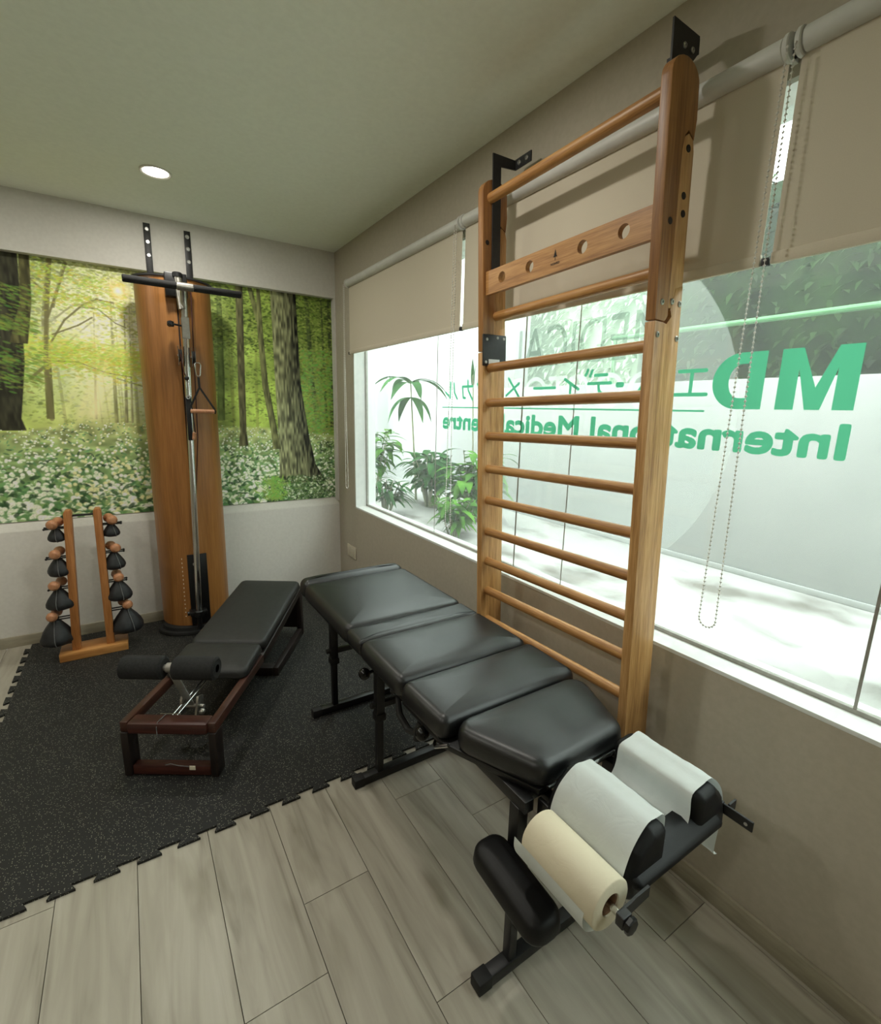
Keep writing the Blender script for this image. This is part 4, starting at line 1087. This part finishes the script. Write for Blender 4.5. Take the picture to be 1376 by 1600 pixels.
# paper roll on the rod and the sheet drawn over both pads
RC = Vector((0.664, 0.52, 0.519))
pr_ = thing('paper_roll', 'roll of cream paper hung beside the head cushions', 'paper roll', RC)
B = MB(RC)
ro = 0.0505
B.rings([[(RC.x + r * math.cos(2 * PI * k / 40), y, RC.z + r * math.sin(2 * PI * k / 40)) for k in range(40)] for r, y in
         ((0.023, 0.422), (ro - 0.002, 0.422), (ro, 0.424), (ro, 0.606), (ro - 0.002, 0.608), (0.023, 0.608), (0.023, 0.422))], cap=False)
B.build('paper_winding', 'paper_roll', pr_, ang=50)
B = MB(RC)
B.rings([[(RC.x + r * math.cos(2 * PI * k / 32), y, RC.z + r * math.sin(2 * PI * k / 32)) for k in range(32)] for r, y in
         ((0.019, 0.425), (0.0225, 0.425), (0.0225, 0.604), (0.019, 0.604), (0.019, 0.425))], cap=False)
B.build('core', 'cardboard', pr_, ang=50)

def smooth_path(P, n):
    """Catmull-Rom through the points, resampled by arc length"""
    P = [Vector(p) for p in P]; pts = []
    for i in range(len(P) - 1):
        p0, p1, p2, p3 = P[max(i - 1, 0)], P[i], P[i + 1], P[min(i + 2, len(P) - 1)]
        for k in range(12):
            t = k / 12
            pts.append(0.5 * ((2 * p1) + (p2 - p0) * t + (2 * p0 - 5 * p1 + 4 * p2 - p3) * t * t + (3 * p1 - p0 - 3 * p2 + p3) * t ** 3))
    pts.append(P[-1])
    L = [0]
    for a, b in zip(pts[:-1], pts[1:]): L.append(L[-1] + (b - a).length)
    out = []
    for k in range(n + 1):
        d = L[-1] * k / n; i = 0
        while i < len(L) - 2 and L[i + 1] < d: i += 1
        f = (d - L[i]) / max(1e-9, L[i + 1] - L[i]); out.append(pts[i].lerp(pts[i + 1], min(1, f)))
    return out
SP = smooth_path([(0.612, 0.515), (0.613, 0.488), (0.628, 0.458), (0.66, 0.442), (0.695, 0.448), (0.7155, 0.472), (0.7185, 0.528), (0.741, 0.578), (0.786, 0.6115), (0.815, 0.6105), (0.8385, 0.6085), (0.8435, 0.598), (0.8445, 0.56), (0.855, 0.534), (0.893, 0.522), (0.93, 0.532), (0.9425, 0.56), (0.943, 0.598), (0.952, 0.6085), (0.985, 0.611), (1.018, 0.6125), (1.056, 0.575), (1.077, 0.522), (1.084, 0.48), (1.086, 0.43), (1.087, 0.385), (1.09, 0.37), (1.106, 0.362)], 110)
def sheet(u, v):
    p = SP[int(round(u * 110))]; i = int(round(u * 110))
    y0 = 0.440 + 0.003 * math.sin(u * 21) ; y1 = 0.628 + 0.002 * math.sin(u * 26)
    y = y0 + (y1 - y0) * v
    a = SP[max(i - 1, 0)]; b = SP[min(i + 1, 110)]; t = (b - a).normalized(); n = Vector((-t.y, t.x))
    loose = 1.0
    w = (0.0009 * math.sin(7 * v + 9 * u) + 0.0005 * math.sin(17 * v - 13 * u + 1) + 0.00025 * math.sin(41 * v + 11 * u)) * loose + 0.0028
    if 0.56 > u > 0.4 or u > 0.84: w += 0.002 * math.sin(9 * v + 5 * u)
    if u < 0.2: w = 0.0015
    return (p.x + n.x * w, y, p.y + n.y * w)
B = MB((0.893, 0.535, 0.60)); B.grid(sheet, 110, 44)
ps = B.build('paper_sheet', 'paper', ang=80); ps.location = (0.893, 0.535, 0.60)
tag(ps, 'thin white paper sheet draped over both head cushions', 'paper')

# ================================================================== PULLEY TRAINER
PT = (0.275, 3.30, ZM + 0.003)
pt = thing('pulley_trainer', 'tall cherry wood pulley trainer with chrome pole against the mural', 'pulley trainer', PT, rot=(0, 0.0095, 0))
B = MB(); ell = [(0.225 * math.cos(2 * PI * k / 48), -0.03 + 0.165 * math.sin(2 * PI * k / 48)) for k in range(48)]
B.rings([[(x * s, -0.03 + (y + 0.03) * s, z) for x, y in ell] for s, z in ((1, 0.0), (1, 0.008), (0.985, 0.016), (0.9, 0.02), (0.88, 0.04), (0.8, 0.045))]); B.build('base', 'rubber', pt)
def front(x): return 0.03 - 0.185 * math.sqrt(max(0, 1 - (x / 0.192) ** 2)) if abs(x) < 0.192 else 0.03
for s in (-1, 1):
    n = 18; poly = []
    for k in range(n + 1):
        a = PI / 2 * k / n; x = 0.004 + (0.188) * math.sin(a); poly.append((s * x, 0.03 - 0.185 * math.cos(a)))
    poly += [(s * 0.192, 0.06), (s * 0.17, 0.075), (s * 0.004, 0.075)]
    if s < 0: poly = poly[::-1]
    B = MB(); B.prism(poly, 0.046, 2.055, 'xy'); bp = B.build('body_panel', 'cherry', pt, ang=40)
    if s < 0: body_left = bp
B = MB(); B.box(-0.0038, 0.0038, -0.15, 0.07, 0.05, 2.05); B.build('slot_liner', 'ink', pt)
B = MB(); poly = [(0.205 * math.sin(a), 0.035 - 0.198 * math.cos(a)) for a in [-PI / 2 + PI * k / 24 for k in range(25)]] + [(0.18, 0.08), (-0.18, 0.08)]
B.prism(poly, 2.056, 2.066, 'xy'); B.build('top_cap', 'plate_black', pt)
# black recess plate and yoke near the foot
B = MB(); B.box(-0.05, 0.056, -0.162, -0.12, 0.05, 0.50, 0.002); lpl = B.build('lower_plate', 'steel_black', pt)
for (x, z, r) in ((-0.012, 0.44, 0.011), (-0.01, 0.375, 0.006)): screw((x, -0.162, z), (0, -1, 0), r, 0.004, lpl, (0, 0, 0))
# wall straps above the body (each with three screws)
for x in (-0.098, 0.108):
    B = MB(); B.box(x - 0.017, x + 0.017, 0.167, 0.171, 2.06, 2.392, 0.001); B.box(x - 0.017, x + 0.017, 0.06, 0.169, 2.06, 2.064); ws = B.build('wall_strap', 'plate_black', pt)
    for z in (2.36, 2.293, 2.222): screw((x, 0.1675, z), (0, -1, 0), 0.0115, 0.005, ws, (0, 0, 0))
# pole
YP = -0.222
B = MB(); B.tube([(-0.013, YP, 0.13), (0.024, YP, 1.80)], 0.0165, 20); B.build('pole', 'chrome', pt)
B = MB(); B.cyl((-0.014, YP, 0.045), (-0.013, YP, 0.15), 0.013, 16); B.build('pole_foot', 'steel_black', pt)
B = MB(); B.cyl((-0.013, YP, 0.125), (-0.0125, YP, 0.165), 0.026, 18); B.box(-0.06, 0.035, YP + 0.0, -0.15, 0.13, 0.155, 0.003)
for x in (-0.062, -0.05, 0.034): B.cyl((x, YP + 0.03, 0.142), (x - 0.012, YP + 0.03, 0.142), 0.013, 10)
B.build('pole_clamp', 'steel_black', pt)
B = MB(); B.box(0.006, 0.043, YP - 0.022, YP + 0.02, 1.735, 1.845, 0.003); B.build('sleeve', 'alu', pt)
B = MB(); B.tube([(0.024, YP, 1.84), (0.025, YP - 0.006, 1.90), (0.022, YP - 0.03, 1.955), (0.018, YP - 0.075, 1.99)], [0.0165] * 4, 18); B.tube([(0.018, YP - 0.005, 1.88), (0.012, YP + 0.02, 1.97), (0.008, YP + 0.03, 2.055)], 0.021, 18); B.build('neck', 'steel', pt)
B = MB(); B.box(-0.056, 0.05, -0.2, -0.11, 1.95, 2.07, 0.004); B.lathe((0.006, YP + 0.03, 2.05), (0, 0, 1), [(0, 0.026), (0.018, 0.026), (0.024, 0.02)], 20); B.build('upper_plate', 'steel_black', pt)
YBAR = YP - 0.08; ZB = 1.985
B = MB(); B.cyl((-0.012, YBAR, ZB + 0.0), (0.068, YBAR, ZB), 0.0205, 24); B.build('bar_sleeve', 'steel', pt)
for a, b in ((-0.248, -0.01), (0.066, 0.302)):
    B = MB(); B.lathe((a, YBAR, ZB), (1, 0, 0), [(0, 0.014), (0.004, 0.0185), (b - a - 0.004, 0.0185), (b - a, 0.016)], 20); B.build('grip', 'foam', pt)
B = MB(); B.tube([(0.01, YP, 1.80), (-0.03, YP, 1.805)], 0.005, 10); B.lathe((-0.03, YP, 1.805), (-1, 0, 0), [(0, 0.013), (0.006, 0.015), (0.026, 0.015), (0.032, 0.01)], 14)
B.lathe((-0.048, YP - 0.022, 1.805), (0, 1, 0), [(-0.012, 0.009), (-0.008, 0.013), (0.05, 0.013), (0.054, 0.009)], 12); B.build('lock_knob', 'plate_black', pt)
# pulleys
for s, x, zc in ((-1, -0.012, 1.645), (1, 0.052, 1.64)):
    B = MB(); B.lathe((x - 0.006, YP - 0.005, zc), (1, 0, 0), [(0, 0.034), (0.002, 0.036), (0.005, 0.03), (0.007, 0.03), (0.010, 0.036), (0.012, 0.034)], 26); pu = B.build('pulley', 'rubber', pt)
    B = MB()
    for d in (-0.009, 0.009): B.prism([(YP - 0.03, zc + 0.05), (YP + 0.02, zc + 0.05), (YP + 0.024, zc - 0.05), (YP - 0.012, zc - 0.055), (YP - 0.03, zc - 0.02)], x + d - 0.001, x + d + 0.001, 'yz')
    B.cyl((x - 0.012, YP, zc), (x + 0.012, YP, zc), 0.006, 10)
    B.build('pulley_cheek', 'chrome', pu)
def carabiner(c, h, w):
    B = MB(); pts = [(w * 0.5, h * 0.35), (w * 0.3, h * 0.5), (-w * 0.3, h * 0.5), (-w * 0.5, h * 0.35), (-w * 0.32, -h * 0.42), (-w * 0.15, -h * 0.5), (w * 0.15, -h * 0.5), (w * 0.32, -h * 0.42)]
    B.tube([(c[0] + u, c[1], c[2] + v) for u, v in pts], 0.0028, 8, closed=True); return B.build('carabiner', 'chrome', pt)
YS = YP - 0.045
carabiner((0.066, YS, 1.575), 0.07, 0.03)
carabiner((0.012, YS, 1.47), 0.075, 0.02)
B = MB(); B.sphere((0.008, YS, 1.525), 0.012); B.build('rope_stop', 'rubber', pt)
B = MB(); B.tube([(-0.012, YP - 0.04, 1.65), (-0.004, YS, 1.56), (0.008, YS, 1.525)], 0.003, 8); B.tube([(0.07, YP + 0.06, 2.0), (0.052, YP + 0.05, 1.2), (-0.01, YP + 0.05, 0.5)], 0.003, 8); B.build('pull_rope', 'cord', pt)
# strap handle on the right
B = MB()
B.bar((0.066, YS, 1.535), (0.068, YS, 1.478), 0.003, 0.012, up=(1, 0, 0))
B.bar((0.068, YS, 1.48), (0.012, YS + 0.004, 1.362), 0.003, 0.010, up=(1, 0, 0)); B.bar((0.068, YS, 1.48), (0.138, YS - 0.004, 1.362), 0.003, 0.010, up=(1, 0, 0))
for x in (0.012, 0.138): B.tube([(x, YS, 1.362), (x + (0.004 if x > 0.1 else -0.004), YS, 1.35), (x, YS, 1.338)], 0.004, 8)
hs = B.build('handle_strap', 'strap', pt)
B = MB(); B.cyl((0.014, YS, 1.35), (0.136, YS, 1.35), 0.0115, 16); B.build('wood_handle', 'knobwood', hs)
# cuff hanging at the left
B = MB(); B.box(-0.006, 0.018, YS - 0.008, YS + 0.008, 1.19, 1.425, 0.004); B.bar((0.02, YS + 0.004, 1.43), (0.032, YS + 0.004, 1.22), 0.004, 0.02, up=(0, 1, 0)); cf_ = B.build('cuff', 'strap', pt)
B = MB(); B.cyl((0.018, YS, 1.195), (0.026, YS - 0.002, 1.235), 0.01, 12); B.build('wood_handle', 'knobwood', cf_)
B = MB(); B.lathe((0.008, YS - 0.008, 1.425), (0, -1, 0), [(0, 0.011), (0.003, 0.011), (0.003, 0.005), (0, 0.005)], 16, cap=False); B.build('cuff_ring', 'screw', cf_)
# scale marks beside the slot
for k in range(15):
    z = 0.475 - 0.0262 * k; x = -0.078; y = front(x); w = 0.004 if k < 8 else 0.007
    B = MB(); B.obox((x, y - 0.0006, z), (1, -0.25, 0), (0.25, 1, 0), (0, 0, 1), w, 0.001, 0.009 if k < 8 else 0.006); B.build('scale_mark', 'mark', body_left, smooth=False)

# ================================================================== WEIGHT BENCH
BA = math.atan2(0.848, 0.53)
def bw(a, r): return (0.53 * a + 0.848 * r, 0.848 * a - 0.53 * r)
bx, by = bw(2.2, -0.974)
bn = thing('exercise_bench', 'dark mahogany exercise bench with black cushions and foam leg roller', 'bench', (bx, by, ZM), rot=(0, 0, BA))
# local x: along the bench from the low end (-0.605) to the raised end (0.60); local y: left
HW = 0.178
for s in (-1, 1):
    y0, y1 = (HW - 0.03, HW) if s > 0 else (-HW, -HW + 0.03)
    MB().box(-0.605, -0.545, y0, y1, 0.0, 0.187, 0.005).build('front_leg', 'mahog_z', bn)
    B = MB(); B.bar((-0.6, (y0 + y1) / 2, 0.208), (-0.08, (y0 + y1) / 2, 0.208), 0.03, 0.042, bev=0.005); B.build('side_rail', 'mahog', bn)
    B = MB(); B.prism([(-0.09, 0.187), (0.0, 0.19), (0.565, 0.275), (0.60, 0.285), (0.60, 0.315), (0.55, 0.308), (-0.09, 0.229)], y0, y1, 'xz', 0.004); B.build('incline_rail', 'mahog_z', bn)
    B = MB(); B.prism([(0.575, 0.0), (0.62, 0.0), (0.60, 0.284), (0.555, 0.278)], y0, y1, 'xz', 0.004); B.build('rear_leg', 'mahog_z', bn)
    B = MB(); B.box(0.11, 0.576, y0, y1, 0.0, 0.048, 0.004); B.build('floor_runner', 'mahog_z', bn)
MB().box(-0.608, -0.545, -HW + 0.0305, HW - 0.0305, 0.183, 0.228, 0.008).build('front_crossbar', 'mahog_y', bn)
MB().box(-0.60, -0.565, -HW + 0.0305, HW - 0.0305, 0.004, 0.045, 0.005).build('lower_crossbar', 'mahog_y', bn)
MB().box(0.11, 0.16, -HW + 0.0305, HW - 0.0305, 0.0, 0.046, 0.004).build('runner_crossbar', 'mahog_z', bn)
MB().box(0.585, 0.603, -HW + 0.0305, HW - 0.0305, 0.05, 0.28, 0.003).build('rear_board', 'mahog_z', bn)
B = MB(); cushion(B, [(-0.30, -HW), (-0.075, -HW), (-0.075, HW), (-0.30, HW)], 0.230, 0.268, 0.022, 0.006, lambda x, y: 0.10 * (x + 0.3) if x > -0.2 else 0.01 - 0.12 * (-0.2 - x), 0.035); B.build('seat_cushion', 'benchcloth', bn, ang=60)
B = MB(); cushion(B, [(-0.068, -HW), (0.585, -HW), (0.585, HW), (-0.068, HW)], 0.244, 0.284, 0.022, 0.008, lambda x, y: 0.117 * (x + 0.068), 0.035); B.build('back_cushion', 'benchcloth', bn, ang=60)
for y in (0.006, 0.024):
    B = MB(); B.tube([(-0.545, y, 0.205), (-0.08, y, 0.205)], 0.0035, 10); B.build('guide_rod', 'chrome', bn)
B = MB(); B.prism([(-0.44, 0.14), (-0.41, 0.215), (-0.37, 0.20), (-0.37, 0.13)], -0.025, -0.015, 'xz', 0.002); B.prism([(-0.44, 0.14), (-0.41, 0.215), (-0.37, 0.20), (-0.37, 0.13)], 0.04, 0.05, 'xz', 0.002); B.cyl((-0.4, -0.04, 0.165), (-0.4, 0.06, 0.165), 0.009, 14)
B.sphere((-0.43, -0.045, 0.16), 0.013); B.build('pivot', 'steel', bn)
B = MB(); B.bar((-0.40, 0.015, 0.17), (-0.475, 0.04, 0.375), 0.03, 0.008, up=(1, 0, 0), bev=0.001); B.build('roller_arm', 'alu', bn)
RX, RZ = -0.48, 0.385
B = MB(); B.cyl((RX, -0.13, RZ), (RX, 0.205, RZ), 0.012, 16); B.cyl((RX, 0.022, RZ), (RX, 0.052, RZ), 0.019, 16); ra = B.build('roller_axle', 'alu', bn)
for a, b in ((-0.145, 0.02), (0.058, 0.22)):
    B = MB(); B.lathe((RX, a, RZ), (0, 1, 0), [(0, 0.015), (0, 0.036), (0.006, 0.045), (b - a - 0.006, 0.045), (b - a, 0.036), (b - a, 0.015)], 28, cap=False); B.build('foam_roller', 'foam', ra)
B = MB(); B.box(-0.5465, -0.5435, -0.02, 0.055, 0.2275, 0.2292); B.build('cable_plate', 'steel', bn)
B = MB(); B.tube([(-0.545, 0.03, 0.2305), (-0.6, 0.035, 0.231), (-0.6095, 0.036, 0.215), (-0.609, 0.036, 0.18)], 0.0015, 6)
B.tube([(-0.603, 0.02, 0.05), (-0.605, 0.0, 0.058), (-0.605, -0.03, 0.05), (-0.605, -0.07, 0.046)], 0.0015, 6); B.build('cable', 'seam', bn)
MB().box(-0.603, -0.60, -0.09, -0.068, 0.03, 0.046).build('tag', 'mark', bn)

# ================================================================== SWING BELL RACK
RK = (-0.268, 3.16, ZM)
rk = thing('bell_rack', 'small wooden rack with two posts left of the pulley trainer', 'rack', RK)
MB().box(-0.158, 0.157, -0.06, 0.085, 0.0, 0.045, 0.004).build('base', 'rackbase', rk)
def post_x(s, z):
    f = (z - 0.045) / 0.775
    return (-0.082 + 0.042 * f) if s < 0 else (0.075 + 0.013 * f)
for s in (-1, 1):
    a, b = post_x(s, 0.045), post_x(s, 0.825)
    B = MB(); B.prism([(a - 0.019, 0.0451), (a + 0.019, 0.0451), (b + 0.018, 0.815), (b + 0.01, 0.828), (b - 0.01, 0.828), (b - 0.018, 0.815)], -0.03, 0.035, 'xz', 0.003); B.build('post', 'rackwood', rk)
B = MB()
for y in (-0.012, 0.018): B.tube([(post_x(-1, 0.8) + 0.018, y, 0.795), (post_x(1, 0.8) - 0.018, y, 0.795)], 0.0035, 8)
B.build('cross_rod', 'steel_black', rk)
ROWS = [(0.735, 0.040, 0.085, 'small'), (0.575, 0.052, 0.115, 'second smallest'), (0.405, 0.064, 0.13, 'second largest'), (0.235, 0.078, 0.16, 'largest')]
for s in (-1, 1):
    for z, r, h, nm in ROWS:
        x = post_x(s, z)
        B = MB()
        for y in (-0.016, 0.02):
            B.tube([(x + s * 0.018, y, z), (x + s * 0.10, y, z)], 0.004, 8); B.sphere((x + s * 0.102, y, z), 0.006, 8, 6)
        B.build('peg_pair', 'steel_black', rk)
def swing_bell(loc, r, h, label, turn):
    t = thing('swing_bell', label, 'swing bell', loc, 'swing bells on the rack', rot=(0, 0, turn))
    # wooden handle lies across the two pegs, bag hangs under it
    B = MB(); B.lathe((0, -0.056, 0.0), (0, 1, 0), [(-0.006, 0.005), (-0.003, 0.015), (0.008, 0.024), (0.021, 0.026), (0.035, 0.021), (0.048, 0.0155), (0.064, 0.0155), (0.077, 0.021), (0.091, 0.026), (0.104, 0.024), (0.115, 0.015), (0.118, 0.005)], 22); B.build('handle', 'knobwood', t)
    rnd = random.Random(int(h * 1e4 + turn * 100)); ph = [rnd.uniform(0, 6) for _ in range(4)]
    B = MB(); prof = [(0.0, 0.16), (0.08, 0.22), (0.2, 0.38), (0.38, 0.64), (0.56, 0.86), (0.72, 0.99), (0.84, 1.0), (0.93, 0.88), (0.985, 0.6), (1.0, 0.1)]
    rings = []
    for f, q in prof:
        rings.append([(math.cos(2 * PI * k / 28) * r * q * (1 + 0.05 * math.sin(5 * 2 * PI * k / 28 + ph[0] + 3 * f) + 0.03 * math.sin(9 * 2 * PI * k / 28 + ph[1])),
                       math.sin(2 * PI * k / 28) * r * q * 0.92 * (1 + 0.05 * math.sin(4 * 2 * PI * k / 28 + ph[2] + 2 * f)), -0.014 - h * f) for k in range(28)])
    B.rings(rings); bag = B.build('bag', 'bag', t, ang=70)
    B = MB(); pts = []
    for f, q in prof[1:-1]: pts.append((0.012 * f, -r * q * 0.965 - 0.0015, -0.014 - h * f))
    B.tube(pts, 0.0018, 6); B.build('seam', 'seam', bag)
    B = MB(); B.tube([(math.cos(a) * r * 0.2, math.sin(a) * r * 0.2, -0.019) for a in [2 * PI * k / 14 for k in range(14)]], 0.0035, 8, closed=True); B.build('cord_tie', 'strap', bag)
    return t
side_nm = {-1: 'left post', 1: 'right post'}
pos_nm = ['top', 'second', 'third', 'bottom']
for s in (-1, 1):
    for i, (z, r, h, nm) in enumerate(ROWS):
        x = post_x(s, z) + s * (0.055 if i < 2 else 0.062 + 0.012 * (i - 2) + (0.012 if i == 3 else 0))
        swing_bell((RK[0] + x, RK[1] + 0.002, RK[2] + z + 0.026), r, h,
                   f'{nm} black swing bell on the {pos_nm[i]} pegs of the {side_nm[s]}', s * 0.25 + 0.1 * math.sin(i * 2.3))
